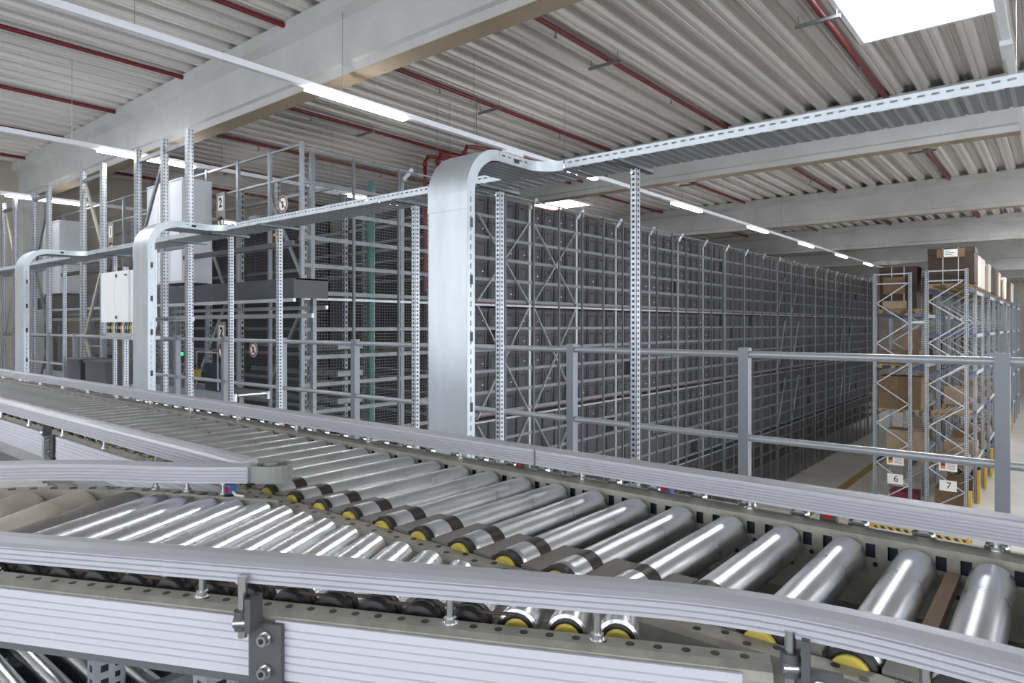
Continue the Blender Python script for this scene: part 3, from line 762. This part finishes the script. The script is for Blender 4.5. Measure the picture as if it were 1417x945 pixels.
# tall grey equipment cabinets
def cabinet(x0, x1, y0, y1, z0, z1, lab):
    t = thing('equipment_cabinet', (x1, y0, z0), lab, 'cabinet', 'tall equipment cabinets')
    B(x0, x1, y0, y1, z0, z1).build('body', 'cab', t)
    w = (x1-x0)/3
    for k in range(3):
        dpart = B(x0+w*k+.012, x0+w*(k+1)-.012, y0-.018, y0-.001, z0+.03, z1-.03).build('door', 'cab', t)
        B(x0+w*(k+1)-.06, x0+w*(k+1)-.035, y0-.034, y0-.018, (z0+z1)/2-.08, (z0+z1)/2+.08).build('handle', 'clamp', dpart)
    B(x0-.01, x1+.01, y0-.02, y1+.01, z1, z1+.02).build('roof_plate', 'cab', t)
    B(x1+.001, x1+.006, y0+.03, y1-.03, z0+.05, z1-.05).build('side_cover', 'cab', t)
cabinet(-12.4, -11.04, 5.0, 5.47, .70, 2.39, 'tall light grey equipment cabinet behind the tallest lift frame')
cabinet(-18.0, -16.87, 5.0, 5.47, .70, 2.28, 'tall light grey equipment cabinet farther left by the wall')
# charcoal shuttle bays with conveyor underside
for x0, x1, lab in ((-12.5, -7.75, 'charcoal boxed transfer platform under the nearer grey cabinet'), (-18.2, -13.9, 'charcoal boxed transfer platform under the far grey cabinet')):
    t = thing('transfer_platform', (x0, 5.0, .3), lab, 'platform', 'charcoal transfer platforms')
    B(x0, x1, 4.93, 4.955, .36, .62).build('front_skirt', 'dark', t); B(x1-.025, x1, 4.955, 5.46, .36, .62).build('side_skirt', 'dark', t)
    B(x0, x1, 4.955, 5.48, .60, .62).build('deck_plate', 'dark', t); B(x0, x1, 4.92, 4.96, .31, .355).build('edge_beam', 'galv_lt', t)
    B(x0, x1, 5.2, 5.24, .10, .16).build('lower_beam', 'galv', t); B(x0, x1, 5.42, 5.46, .22, .27).build('lower_beam', 'galv', t)
    for x in (x0+.2, (x0+x1)/2, x1-.15): B(x-.03, x+.03, 5.3, 5.36, FLOOR, .6).build('leg', 'galv_dk', t)
    for z in (1.42, 1.08): MB().bar((x1-.05, 4.95, z), (x0+1.6, 4.95, z), .05, .07).build('guard_bar', 'dark', t)
# white two-door control cabinet with open wiring below
t = thing('control_cabinet', (-8.3, 3.0, .03), 'white two-door control cabinet hung beside the second cable duct', 'cabinet')
B(-8.73, -7.86, 3.02, 3.22, .035, .61).build('body', 'cab_w', t)
for k, (a, b) in enumerate(((-8.73, -8.34), (-8.335, -7.95))):
    dr_ = B(a, b, 3.0, 3.018, .035, .61).build('door', 'cab_w', t)
    if k == 1:
        for z in (.56, .09): MB().lathe((a+.06, 3.0, z), (0, -1, 0), [(0, .022), (.006, .022), (.012, .015)], 12).build('lock', 'clamp', dr_)
B(-8.06, -7.98, 2.998, 2.9995, .55, .57).build('maker_plate', 'clamp', t)
rk = MB()
for z in (-.10, -.02): rk.box(-8.73, -7.86, 3.05, 3.09, z-.02, z+.01)
rk.build('slotted_rail', 'post', t)
for k in range(14):
    x = -8.6 + .052*k
    MB().tube([(x, 3.06, .035), (x+.01, 3.05, -.02), (x-.008, 3.06, -.09)], .008, 6).build('cable', ('black', 'yellow', 'white', 'clamp', 'black')[k % 5], t)
for x in (-8.7, -7.95): B(x-.025, x+.025, 3.23, 3.28, PLAT, .7).build('mount_post', 'post', t)
B(-8.73, -7.86, 3.0, 3.3, -.16, -.12).build('channel', 'galv', t)
# equipment behind the second duct: vertical cable ladder with curved drop
t = thing('cable_drop', (-8.5, 3.58, -.25), 'narrow slotted cable drop curving behind the second duct', 'cable duct')
f2 = MB(); vflange(f2, -8.45, 3.44, 3.51, -.02, .912, .003); f2.build('side_flange', 'galv_lt', t)
B(-8.85, -8.45, 3.507, 3.51, -.02, .912).build('back_sheet', 'galv_dk', t)
MB().tube([(-8.45, 3.475, 0), (-8.48, 3.475, -.09), (-8.58, 3.475, -.17), (-8.8, 3.475, -.21)], .03, 8).build('curved_sheet', 'galv_lt', t)
MB().bar((-8.43, 3.5, .07), (-7.5, 3.5, .07), .04, .045).build('slotted_arm', 'post', t)
# dark crates at left behind rail
for k, (x, lab) in enumerate(((-11.35, 'dark crate behind the conveyor, left one of the pair below the control cabinet'), (-10.4, 'dark crate behind the conveyor, right one of the pair below the control cabinet'))):
    t = thing('storage_crate', (x, 3.7, PLAT), lab, 'crate', 'dark crates at left')
    B(x-.38, x+.38, 3.5, 3.9, PLAT+.45, -.50).build('body', 'dark', t); B(x-.40, x+.40, 3.48, 3.92, -.53, -.495).build('rim', 'dark', t)
    for xx in (x-.3, x+.3):
        B(xx-.02, xx+.02, 3.6, 3.64, PLAT, PLAT+.45).build('foot', 'galv_dk', t)

# ================================================================== CAGE FRONT (y = 5.54) WITH SIGNS
CX = -8.5; CYF = 5.54
cg = thing('cage_front', (-12, CYF, FLOOR), 'wire mesh cage front with numbered aisle signs behind the lift frames', 'fence')
cps = [-8.5, -9.35, -10.3, -11.35, -12.5, -13.7, -14.9, -16.1, -17.3, -18.5, -19.6]
for x in cps: B(x-.025, x+.025, CYF-.025, CYF+.025, FLOOR, 2.66).build('cage_post', 'rail_post', cg)
for z in (2.62, 2.18, .68, -1.3): B(-19.6, -8.5, CYF-.015, CYF+.015, z-.015, z+.015).build('cage_rail', 'rail_post', cg)
for a, b in zip(cps[:-1], cps[1:]):
    MB().quad((b, CYF, -4), (a, CYF, -4), (a, CYF, 2.2), (b, CYF, 2.2), [(b, -4), (a, -4), (a, 2.2), (b, 2.2)]).build('mesh_panel', 'mesh', cg)
def sign_plate(x, z, ch, lab):
    t = thing('aisle_sign', (x, CYF-.03, z-.12), lab, 'sign', 'white aisle number signs')
    B(x-.16, x+.14, CYF-.034, CYF-.030, z-.28, z+.18).build('backing', 'frame', t)
    B(x-.09, x+.09, CYF-.038, CYF-.0345, z-.12, z+.12).build('plate', 'white', t)
    text(ch, .22, 'ink', t, (x, CYF-.0392, z), (R(90), 0, 0), bold=.006)
sign_plate(-10.81, 2.03, '2', 'white sign reading 2, upper one beside the grey cabinet')
sign_plate(-10.78, -.12, '2', 'white sign reading 2, lower one above the railing')
sign_plate(-15.5, 1.97, '1', 'white sign reading 1, farther left between the lift frames')
def icon(x, z, lab, r=.12):
    t = thing('prohibition_sign', (x, CYF-.03, z-r), lab, 'sign', 'round prohibition signs')
    MB().cyl((x, CYF-.030, z), (x, CYF-.034, z), r, n=24).build('plate', 'white', t)
    rg = MB(); K = 28
    vs = [(x+q*math.cos(2*math.pi*k/K), CYF-.0352, z+q*math.sin(2*math.pi*k/K)) for q in (r*.72, r*.95) for k in range(K)]
    rg.add(vs, [(k, (k+1) % K, K+(k+1) % K, K+k) for k in range(K)]); rg.build('ring', 'ring', t)
    B(x-r*.16, x+r*.14, CYF-.0360, CYF-.0345, z-r*.42, z+r*.35).build('figure', 'ink', t)
    MB().bar((x-r*.55, CYF-.0362, z+r*.55), (x+r*.55, CYF-.0362, z-r*.55), .0015, r*.16).build('slash', 'ring', t)
icon(-10.81, 1.70, 'round prohibition sign under the upper sign 2')
icon(-10.78, -.42, 'round prohibition sign under the lower sign 2')
icon(-9.78, -.38, 'round prohibition sign alone on the mesh, right of the lower sign 2')
icon(-8.95, 1.80, 'round prohibition sign high on the cage beside its corner post', .13)
icon(-15.5, 1.64, 'round prohibition sign under the sign reading 1')
t = thing('signal_box', (-9.55, 5.45, 1.45), 'small grey box with a green light on the cage', 'signal box')
B(-9.72, -9.5, 5.40, 5.5, 1.42, 1.68).build('housing', 'rail_post', t); B(-9.66, -9.62, 5.385, 5.40, 1.45, 1.5).build('lamp', 'green_led', t)
t = thing('emergency_stop', (-8.82, 5.3, 1.11), 'yellow emergency stop box hung under the tray', 'switch')
B(-8.86, -8.79, 5.3, 5.36, 1.11, 1.33).build('housing', 'yellow', t); B(-8.845, -8.805, 5.29, 5.3, 1.15, 1.29).build('cover', 'black', t)
t = thing('operator_terminal', (-11.6, 5.3, PLAT), 'screen terminal with green indicator behind the railing', 'terminal')
B(-11.75, -11.25, 5.25, 5.32, -.66, -.40).build('screen_housing', 'clamp', t); B(-11.72, -11.28, 5.245, 5.25, -.63, -.43).build('screen', 'screen', t); B(-11.68, -11.58, 5.242, 5.245, -.52, -.46).build('indicator', 'green_led', t)
MB().cyl((-11.5, 5.3, PLAT), (-11.5, 5.3, -.6), .02, n=8).build('stand', 'galv', t)
t = thing('warning_lantern', (-11.0, 5.2, -.95), 'small yellow lantern behind the railing', 'lantern')
B(-11.08, -10.96, 5.15, 5.25, -.90, -.72).build('body', 'yellow', t); B(-11.09, -10.95, 5.14, 5.26, -.72, -.69).build('cap', 'black', t)
# infeed conveyors behind the railing
for x0, x1, y0, z, lab in ((-12.5, -8.9, 4.75, -.95, 'infeed roller lane behind the railing under the lower sign 2'), (-17.5, -13.5, 4.8, -.95, 'infeed roller lane farther left behind the railing')):
    t = thing('infeed_conveyor', (x0, y0, FLOOR), lab, 'conveyor', 'infeed lanes')
    for y in (y0, y0+.5): B(x0, x1, y-.02, y+.02, z-.12, z-.01).build('side_frame', 'galv_lt', t)
    rm = MB().cyl((0, .03, 0), (0, .47, 0), .025, n=10).mesh('roller', 'zinc')
    x = x0+.1
    while x < x1: inst('roller', rm, t, (x, y0, z-.035)); x += .12
    for x in (x0+.3, (x0+x1)/2, x1-.3): B(x-.03, x+.03, y0+.2, y0+.26, FLOOR, z-.06).build('leg', 'galv_dk', t)
    MB().tube([(x1-1.2, y0+.02, z), (x1-1.2, y0+.02, z+.55), (x1-.55, y0+.02, z+.55), (x1-.55, y0+.02, z)], .014, 6).build('hoop_guard', 'rail', t)
    B(x1-1.1, x1-.65, y0+.1, y0+.3, z, z+.38).build('drive_housing', 'insert', t)

# ================================================================== LONG TOTE RACK (face x = -8.8)
RX = -8.8; Y0R, Y1R = 5.7, 45.2; PP = 1.79
LEV = [2.20, 1.78, 1.36, .94, .52, -.035, -.457, -.88, -1.30, -1.72, -2.27, -2.69, -3.11, -3.53, -3.95, -4.50, -4.92, -5.34]
rack = thing('tote_rack', (RX, 25, FLOOR), 'long tall shelving rack filled with dark totes behind wire mesh', 'rack')
ups = []
y = 11.3 - 3*PP
while y < Y1R: ups.append(y); y += PP
for y in ups:
    B(RX-.06, RX-.005, y-.035, y+.035, FLOOR, 2.62).build('upright', 'galv' if y > 9 else 'galv_dk', rack)
    if y > 7: MB().bar((RX+.0, y, 2.50), (RX+.06, y+.16, 2.72), .05, .07).build('top_bracket', 'galv', rack)
for z in LEV: B(RX-.03, RX, Y0R, Y1R, z-.06, z).build('shelf_beam', 'galv_dk', rack)
for z in LEV: B(RX-.75, RX-.03, 9.3, Y1R, z-.02, z-.005).build('shelf_plate', 'interior_shade', rack)
for z in (-1.80, .44): B(RX-.6, RX-.04, 9.3, Y1R, z-.02, z+.03).build('walkway_edge', 'red', rack)
for z in (.40, -1.90, -4.15): B(RX+.005, RX+.03, Y0R, Y1R, z-.015, z+.02).build('tie_rail', 'galv', rack)
for b0 in (9.51, 11.3, 27.41, 29.2, 37.0, 38.7):
    for z0, z1 in ((.46, 2.18), (-1.84, .38), (-4.1, -1.95)):
        if b0 > 20:
            MB().bar((RX+.02, b0, z0+.1), (RX+.02, b0+.9, z1-.2), .012, .05, up=(1, 0, 0)).build('brace', 'galv_lt', rack); continue
        MB().bar((RX+.015, b0+.08, z0), (RX+.015, b0+PP-.08, z1), .012, .05, up=(1, 0, 0)).build('brace', 'galv_lt', rack)
        MB().bar((RX+.03, b0+.08, z1), (RX+.03, b0+PP-.08, z0), .012, .05, up=(1, 0, 0)).build('brace', 'galv_lt', rack)
# second face of the rack (towards the near cage) : deep uprights, shelves and green post, no totes
for x in (-9.6, -10.4, -11.6, -12.8, -14.0, -15.2, -16.4, -17.6):
    for y in (6.3, 7.7, 9.1):
        if x < -12 and y > 7: continue
        B(x-.04, x+.04, y-.03, y+.03, FLOOR, 2.45).build('inner_upright', 'upr_far', rack)
for j, z in enumerate(LEV[:12]):
    for y in (6.35, 7.75, 9.12): B(-18.5 if y < 7 else -12, RX-.05, y-.02, y+.02, z-.05, z).build('inner_beam', 'galv_dk', rack)
B(-19.4, -12.2, 8.6, 8.65, FLOOR, 2.3).build('back_sheet', 'interior_shade', rack)  # added dark sheets block light, standing in for the unlit aisle behind
B(-12.2, RX-1.0, 9.16, 9.2, FLOOR, 2.4).build('back_sheet', 'interior_shade', rack)
B(RX-1.5, RX-1.42, 9.2, Y1R, FLOOR, 2.2).build('back_sheet', 'interior_shade', rack)
B(-12.25, -12.2, 8.6, 9.2, FLOOR, 2.4).build('back_sheet', 'interior_shade', rack)
B(-9.30, -9.22, 7.35, 7.43, FLOOR, 2.5).build('lift_mast', 'green', rack)
for x in (-10.6, -13.2, -15.8):
    MB().bar((x, 6.28, -1.0), (x+1.1, 6.28, .45), .03, .06).build('brace', 'galv', rack); MB().bar((x+1.1, 6.28, .6), (x, 6.28, 2.2), .03, .06).build('brace', 'galv', rack)
for j, z in enumerate((-.30, -.75, -1.2)):
    B(-11.8, -9.1, 6.6, 7.1, z-.09, z).build('inner_conveyor', 'galv_dk', rack)
# mesh fence standing in front of the rack
FX = -8.5
fn = thing('mesh_fence', (FX, 25, FLOOR), 'tall wire mesh fence running along the face of the long tote rack', 'fence')
fy = [CYF + .915*k for k in range(0, 44)]
for y in fy[1:]: B(FX-.018, FX+.018, y-.018, y+.018, FLOOR, 2.60).build('fence_post', 'fence', fn)
for y in fy[:-1]:
    mm = 'mesh'
    MB().quad((FX, y, -4.2), (FX, y+.915, -4.2), (FX, y+.915, 2.56), (FX, y, 2.56), [(y, -4.2), (y+.915, -4.2), (y+.915, 2.56), (y, 2.56)]).build('mesh_panel', mm, fn)
    MB().quad((FX, y, FLOOR+.02), (FX, y+.915, FLOOR+.02), (FX, y+.915, -4.2), (FX, y, -4.2), [(y, FLOOR), (y+.915, FLOOR), (y+.915, -4.2), (y, -4.2)]).build('mesh_panel', 'mesh_dk', fn)
for z in (2.58,): B(FX-.012, FX+.012, CYF, fy[-1], z-.012, z+.012).build('fence_rail', 'rail_post', fn)
# totes
def tote_mesh():
    m = MB(); L, w, h = .58, .195, .36                        # long axis along -x; short end faces the aisle
    def ring(z, g): return [(-L+g, -w+g, z), (-g, -w+g, z), (-g, w-g, z), (-L+g, w-g, z)]
    vs = ring(0, .022) + ring(h-.06, .008) + ring(h-.06, -.0) + ring(h, -.0)
    fs = [(3, 2, 1, 0)]
    for j in range(3): fs += [(j*4+k, j*4+(k+1) % 4, (j+1)*4+(k+1) % 4, (j+1)*4+k) for k in range(4)]
    m.add(vs, fs)
    vs2 = ring(h, .012) + ring(.03, .03)
    m.add(ring(h, 0) + vs2, [(k, (k+1) % 4, 4+(k+1) % 4, 4+k) for k in range(4)] + [(4+k, 4+(k+1) % 4, 8+(k+1) % 4, 8+k) for k in range(4)] + [(8, 9, 10, 11)])
    for yy in (-.13, .13): m.box(-.010, .003, yy-.012, yy+.012, .02, h-.06)
    return m
tm = tote_mesh()
t_me = tm.mesh('tote', 'tote')
hole_me = B(-.006, .004, -.062, .062, .235, .268).mesh('handle_slot', 'tote_hole')
tag_me = B(.0, .004, .03, .07, .11, .13).mesh('tag', 'tag')
allb = []
TH = R(39.46)
for li, z in enumerate(LEV[:16]):
    for bi, y in enumerate(ups[2:]):
        for k in range(4):
            yy = y + .235 + .44*k
            if yy > Y1R-.2: continue
            d = yy*math.cos(TH) - RX*math.sin(TH)
            u = 708.5 + 925*(RX*math.cos(TH)+yy*math.sin(TH))/d; v = 450 - 925*(z+.18)/d
            vis = u > 655 and v < 555 + max(0, (u-655)*.17) and not (u < 655)
            if random.random() < .015: continue
            allb.append((d if vis else 1e3+d, li, bi*4+k, yy, z))
allb.sort()
first = [b for b in allb[:300] if b[0] < 1e3]; restb = allb[len(first):]
cols = sorted({b[2] for b in first}); cidx = {c: i+1 for i, c in enumerate(cols)}
for d, li, ci, yy, z in first:
    o = inst('tote', t_me, None, (RX-.012, yy, z+.002))
    tag(o, 'dark grey tote on %s tier from the top, %s along from the wide duct' % (nth(li+1), nth(cidx[ci])), 'tote', 'totes in the long mesh-fronted rack')
    inst('handle_slot', hole_me, o, (RX-.012, yy, z+.002))
    if random.random() < .4: inst('tag', tag_me, o, (RX-.012, yy, z+.002))
st = MB()
simple_v = [(-.58, -.19), (0, -.19), (0, .19), (-.58, .19)]
for d, li, ci, yy, z in restb:
    vs = [(RX-.012+x*.97-.005, yy+q*.93, z+.003) for x, q in simple_v] + [(RX-.012+x, yy+q, z+.30) for x, q in simple_v] + [(RX-.008+x, yy+q*1.03, z+.30) for x, q in simple_v] + [(RX-.008+x, yy+q*1.03, z+.36) for x, q in simple_v]
    fs = [(k+4*j, (k+1) % 4+4*j, (k+1) % 4+4*j+4, k+4*j+4) for j in range(3) for k in range(4)] + [(12, 13, 14, 15)]
    st.add(vs, fs); st.box(RX-.010, RX-.006, yy-.06, yy+.06, z+.235, z+.262)
o = st.build('distant_totes', 'tote'); o['kind'] = 'stuff'; o['label'] = 'rest of the dark grey totes filling the rack into the distance'

# ================================================================== PALLET RACKS AT RIGHT
def pallet(parent_group, x0, x1, y0, y1, z, lab):
    t = thing('pallet', ((x0+x1)/2, (y0+y1)/2, z), lab, 'pallet', parent_group)
    n_ = 6
    for k in range(n_):
        a = x0 + (x1-x0)*k/n_
        B(a+.01, a+(x1-x0)/n_-.02, y0, y1, z+.118, z+.14).build('top_board', 'wood', t)
    for y in (y0, (y0+y1)/2-.05, y1-.1): B(x0, x1, y, y+.1, z+.095, z+.117).build('stringer', 'wood', t)
    for x in (x0, (x0+x1)/2-.06, x1-.12):
        for y in (y0, (y0+y1)/2-.05, y1-.1): B(x, x+.12, y, y+.1, z+.022, z+.094).build('block', 'wood', t)
        B(x, x+.12, y0, y1, z, z+.021).build('bottom_board', 'wood', t)
def carton(x0, x1, y0, y1, z0, z1, m, lab, straps=0, layers=1, label_=False, grp='pallet loads'):
    t = thing('carton_stack' if layers > 1 else 'carton', ((x0+x1)/2, (y0+y1)/2, z0), lab, 'carton', grp)
    if layers > 1:
        h = (z1-z0)/layers
        for k in range(layers):
            for j in range(2):
                a = x0+(x1-x0)*j/2; B(a+.004, a+(x1-x0)/2-.004, y0+random.uniform(0, .02), y1, z0+h*k+.002, z0+h*(k+1)-.004).build('flat_box', m, t)
    else:
        B(x0, x1, y0, y1, z0, z1).build('box', m, t)
        B(x0-.01, x1+.01, y0-.01, y1+.01, z1-.16, z1+.012).build('lid', m, t)
    for k in range(straps):
        x = x0+(x1-x0)*(k+1)/(straps+1)
        B(x-.008, x+.008, y0-.016, y0-.0115, z0, z1+.01).build('strap', 'white', t)
    if label_:
        B(x0+.25, x1-.25, y0-.0165, y0-.0115, z1-.30, z1-.02).build('tape_patch', 'card', t)
        lb = B(x0+.44, x0+.82, y0-.0215, y0-.0175, z1-.28, z1-.04).build('paper_label', 'white', t)
        for q in range(3): B(x0+.48, x0+.48+(.12, .25, .2)[q], y0-.0235, y0-.0218, z1-.10-.06*q, z1-.085-.06*q).build('print_line', 'clamp', lb)
PY = 25.5; BAY = 2.75; NB = 12
def pallet_rack(xa, xb, zt, lab, levels, lbl):
    t = thing('pallet_rack', ((xa+xb)/2, PY, FLOOR), lab, 'rack', 'tall pallet racks')
    for k in range(NB+1):
        y = PY + BAY*k
        for x in (xa, xb):
            B(x-.05, x+.05, y-.035, y+.035, FLOOR, zt).build('upright', 'pallet_upr', t)
        if k < 7:
            n_ = 11; zz = [FLOOR+.2 + (zt-.35-FLOOR-.2)*j/n_ for j in range(n_+1)]
            for j in range(n_):
                p0, p1 = (xa+.05, xb-.05) if j % 2 == 0 else (xb-.05, xa+.05)
                MB().bar((p0, y, zz[j]), (p1, y, zz[j+1]), .03, .035).build('brace', 'galv', t)
            for z in (zt-.04, zt-.36): MB().bar((xa, y, z), (xb, y, z), .03, .04).build('brace', 'galv', t)
    for z in levels:
        for x in (xa, xb):
            for k in range(NB):
                y = PY + BAY*k
                B(x-.025, x+.025, y+.04, y+BAY-.04, z-.12, z).build('load_beam', 'blue' if k % 2 == 0 or x == xa else 'galv_lt', t)
                if k < 6: B(x-.034, x+.034, y+.036, y+.10, z-.20, z+.05).build('beam_connector', 'blue', t)
    return t
L6 = [.40, -1.45, -2.95, -4.6]; L7 = [1.20, -.30, -1.62, -3.0, -4.7]
r6 = pallet_rack(-4.94, -3.89, 1.76, 'pallet rack row marked 6, left of the two rows', L6, '6')
r7 = pallet_rack(-3.42, -2.34, 1.80, 'pallet rack row marked 7, at the right aisle', L7, '7')
t = thing('row_tie', (-3.65, PY, .08), 'short steel tie bar linking the two pallet rack rows', 'tie bar'); B(-3.84, -3.47, PY-.03, PY+.03, .06, .14).build('bar', 'galv', t); B(-3.85, -3.84, PY-.05, PY+.05, .03, .17).build('end_plate', 'galv', t)
for x, num, z in ((-4.32, '6', -5.15), (-2.83, '7', -5.15)):
    t = thing('row_sign', (x, PY-.06, z-.2), ('white sign with number %s on the pallet rack end' % num) + (', left of two' if num == '6' else ', right of two'), 'sign', 'pallet row number signs')
    B(x-.235, x+.235, PY-.065, PY-.055, z-.17, z+.17).build('plate', 'white', t)
    text(num, .30, 'ink', t, (x+.02, PY-.0665, z), (R(90), 0, 0))
    z2 = z+.62
    p = thing('load_notice', (x, PY-.06, z2-.15), 'white load notice with coloured panel, %s rack row' % ('left' if num == '6' else 'right'), 'notice', 'pallet rack load notices')
    B(x-.25, x+.25, PY-.065, PY-.055, z2-.15, z2+.15).build('board', 'white', p)
    B(x-.20, x-.07, PY-.0675, PY-.0655, z2-.0, z2+.11).build('picture', 'maroon', p); B(x-.20, x-.07, PY-.0675, PY-.0655, z2-.09, z2-.005).build('colour_block', 'orange', p)
    for q in range(5): B(x-.02, x+.2, PY-.0675, PY-.0655, z2+.10-.045*q, z2+.112-.045*q).build('print_line', 'clamp', p)
# yellow post guards on the aisle side
for k in range(9):
    y = PY + BAY*k
    o = B(-2.28, -2.20, y-.09, y+.09, FLOOR, FLOOR+1.15 if k else FLOOR+.95).build('post_guard', 'yellow')
    tag(o, 'yellow post guard on row 7, %s from its near end' % nth(k+1), 'guard', 'yellow post guards')
# loads: row 6
G6 = 'loads on row 6'
pallet(G6, -4.86, -3.66, 25.6, 26.6, .402, 'pallet on the top level of row 6, nearest bay')
carton(-4.82, -3.72, 25.62, 26.5, .545, 1.95, 'card_dk', 'tall brown carton load on top of row 6, nearest', 2, 1)
B_ = thing('cardboard_sheet', (-4.45, 25.58, .6), 'pale cardboard sheet strapped to the front of the tall row 6 load', 'cardboard'); B(-4.7, -4.05, 25.57, 25.6, 1.05, 1.62).build('sheet', 'card', B_); B(-4.72, -4.0, 25.565, 25.6, .56, .82).build('edge_strip', 'card_lt', B_)
pallet(G6, -4.86, -3.96, 25.6, 26.6, -1.448, 'pallet on the second level of row 6, nearest bay')
carton(-4.86, -3.66, 25.62, 26.5, -1.30, -.85, 'card', 'flat stacked cardboard on the second level of row 6', 0, 4)
pallet(G6, -4.86, -3.66, 25.6, 26.6, -2.948, 'pallet on the third level of row 6, nearest bay')
carton(-4.84, -3.60, 25.62, 26.55, -2.80, -1.72, 'card', 'tall pile of flat brown cardboard on the third level of row 6', 0, 12)
pallet(G6, -4.60, -3.5, 25.7, 26.6, -4.598, 'pallet on the fourth level of row 6')
carton(-4.62, -3.5, 25.72, 26.5, -4.45, -3.55, 'card_lt', 'brown carton on the fourth level of row 6', 0, 1)
carton(-4.55, -3.75, 25.8, 26.6, FLOOR, FLOOR+.55, 'maroon', 'dark red crate on the floor of row 6', 0, 1)
for k in range(1, 8):
    y = PY+BAY*k+.15
    for li, z in enumerate(L6):
        if random.random() < .35: continue
        pallet(G6, -4.86, -3.96, y, y+1.1, z+.002, 'pallet on row 6, %s bay, %s level from the top' % (nth(k+1), nth(li+1)))
        carton(-4.84, -3.98, y+.02, y+1.05, z+.145, z+.145+random.uniform(.6, 1.2), random.choice(('card', 'card_dk', 'card_lt')), 'carton load on row 6, %s bay, %s level from the top' % (nth(k+1), nth(li+1)))
# loads: row 7
G7 = 'loads on row 7'
pallet(G7, -3.38, -2.30, 25.55, 26.6, 1.202, 'pallet under the big dark carton topping row 7')
carton(-3.40, -2.14, 25.56, 26.6, 1.345, 2.48, 'card_dk', 'big dark carton with paper label on top of row 7', 2, 1, True)
for k in range(0, 9):
    for h_ in range(2):
        y = PY + BAY*k + .1 + 1.35*h_
        if k == 0 and h_ == 0: continue
        m = ('card_dk', 'card', 'wrap', 'wrap', 'card_lt', 'wrap', 'card_dk')[(2*k+h_) % 7]
        if k == 5 and h_ == 0: continue
        pallet(G7, -3.36, -2.32, y, y+1.15, 1.202, 'pallet atop row 7, %s along from the near end' % nth(2*k+h_+1))
        carton(-3.38, -2.26, y, y+1.2, 1.345, 2.42 if m != 'card_lt' else 2.2, m, 'tall load atop row 7, %s along from the near end' % nth(2*k+h_+1))
for k in range(0, 6):
    y = PY+BAY*k+.3
    pallet(G7, -3.36, -2.32, y, y+1.2, -2.998, 'pallet on the fourth level of row 7, %s bay' % nth(k+1))
    if k: carton(-3.3, -2.4, y+.05, y+1.1, -2.85, -2.85+random.uniform(.05, .7), 'card_lt', 'low carton load on row 7 fourth level, %s bay' % nth(k+1))
    pallet(G7, -3.36, -2.32, y, y+1.2, -4.698, 'pallet on the fifth level of row 7, %s bay' % nth(k+1))
    carton(-3.3, -2.36, y+.05, y+1.1, -4.55, -4.55+random.uniform(.15, .5), random.choice(('card', 'card_lt')), 'low carton load on row 7 lowest beam, %s bay' % nth(k+1))
    carton(-3.25, -2.45, y+.05, y+1.2, FLOOR, FLOOR+random.uniform(.3, .9), random.choice(('card', 'card_dk')), 'carton on the floor under row 7, %s bay' % nth(k+1))
# striped floor barrier glimpsed below the conveyor
t = thing('floor_barrier', (-3.2, 22, FLOOR), 'black and yellow striped barrier on the floor below the railing', 'barrier')
B(-4.45, -1.9, 21.95, 22.05, FLOOR+.05, FLOOR+.32).build('board', 'hazard', t)
for x in (-4.3, -2.0): B(x-.03, x+.03, 21.93, 22.07, FLOOR, FLOOR+.42).build('foot', 'yellow', t)
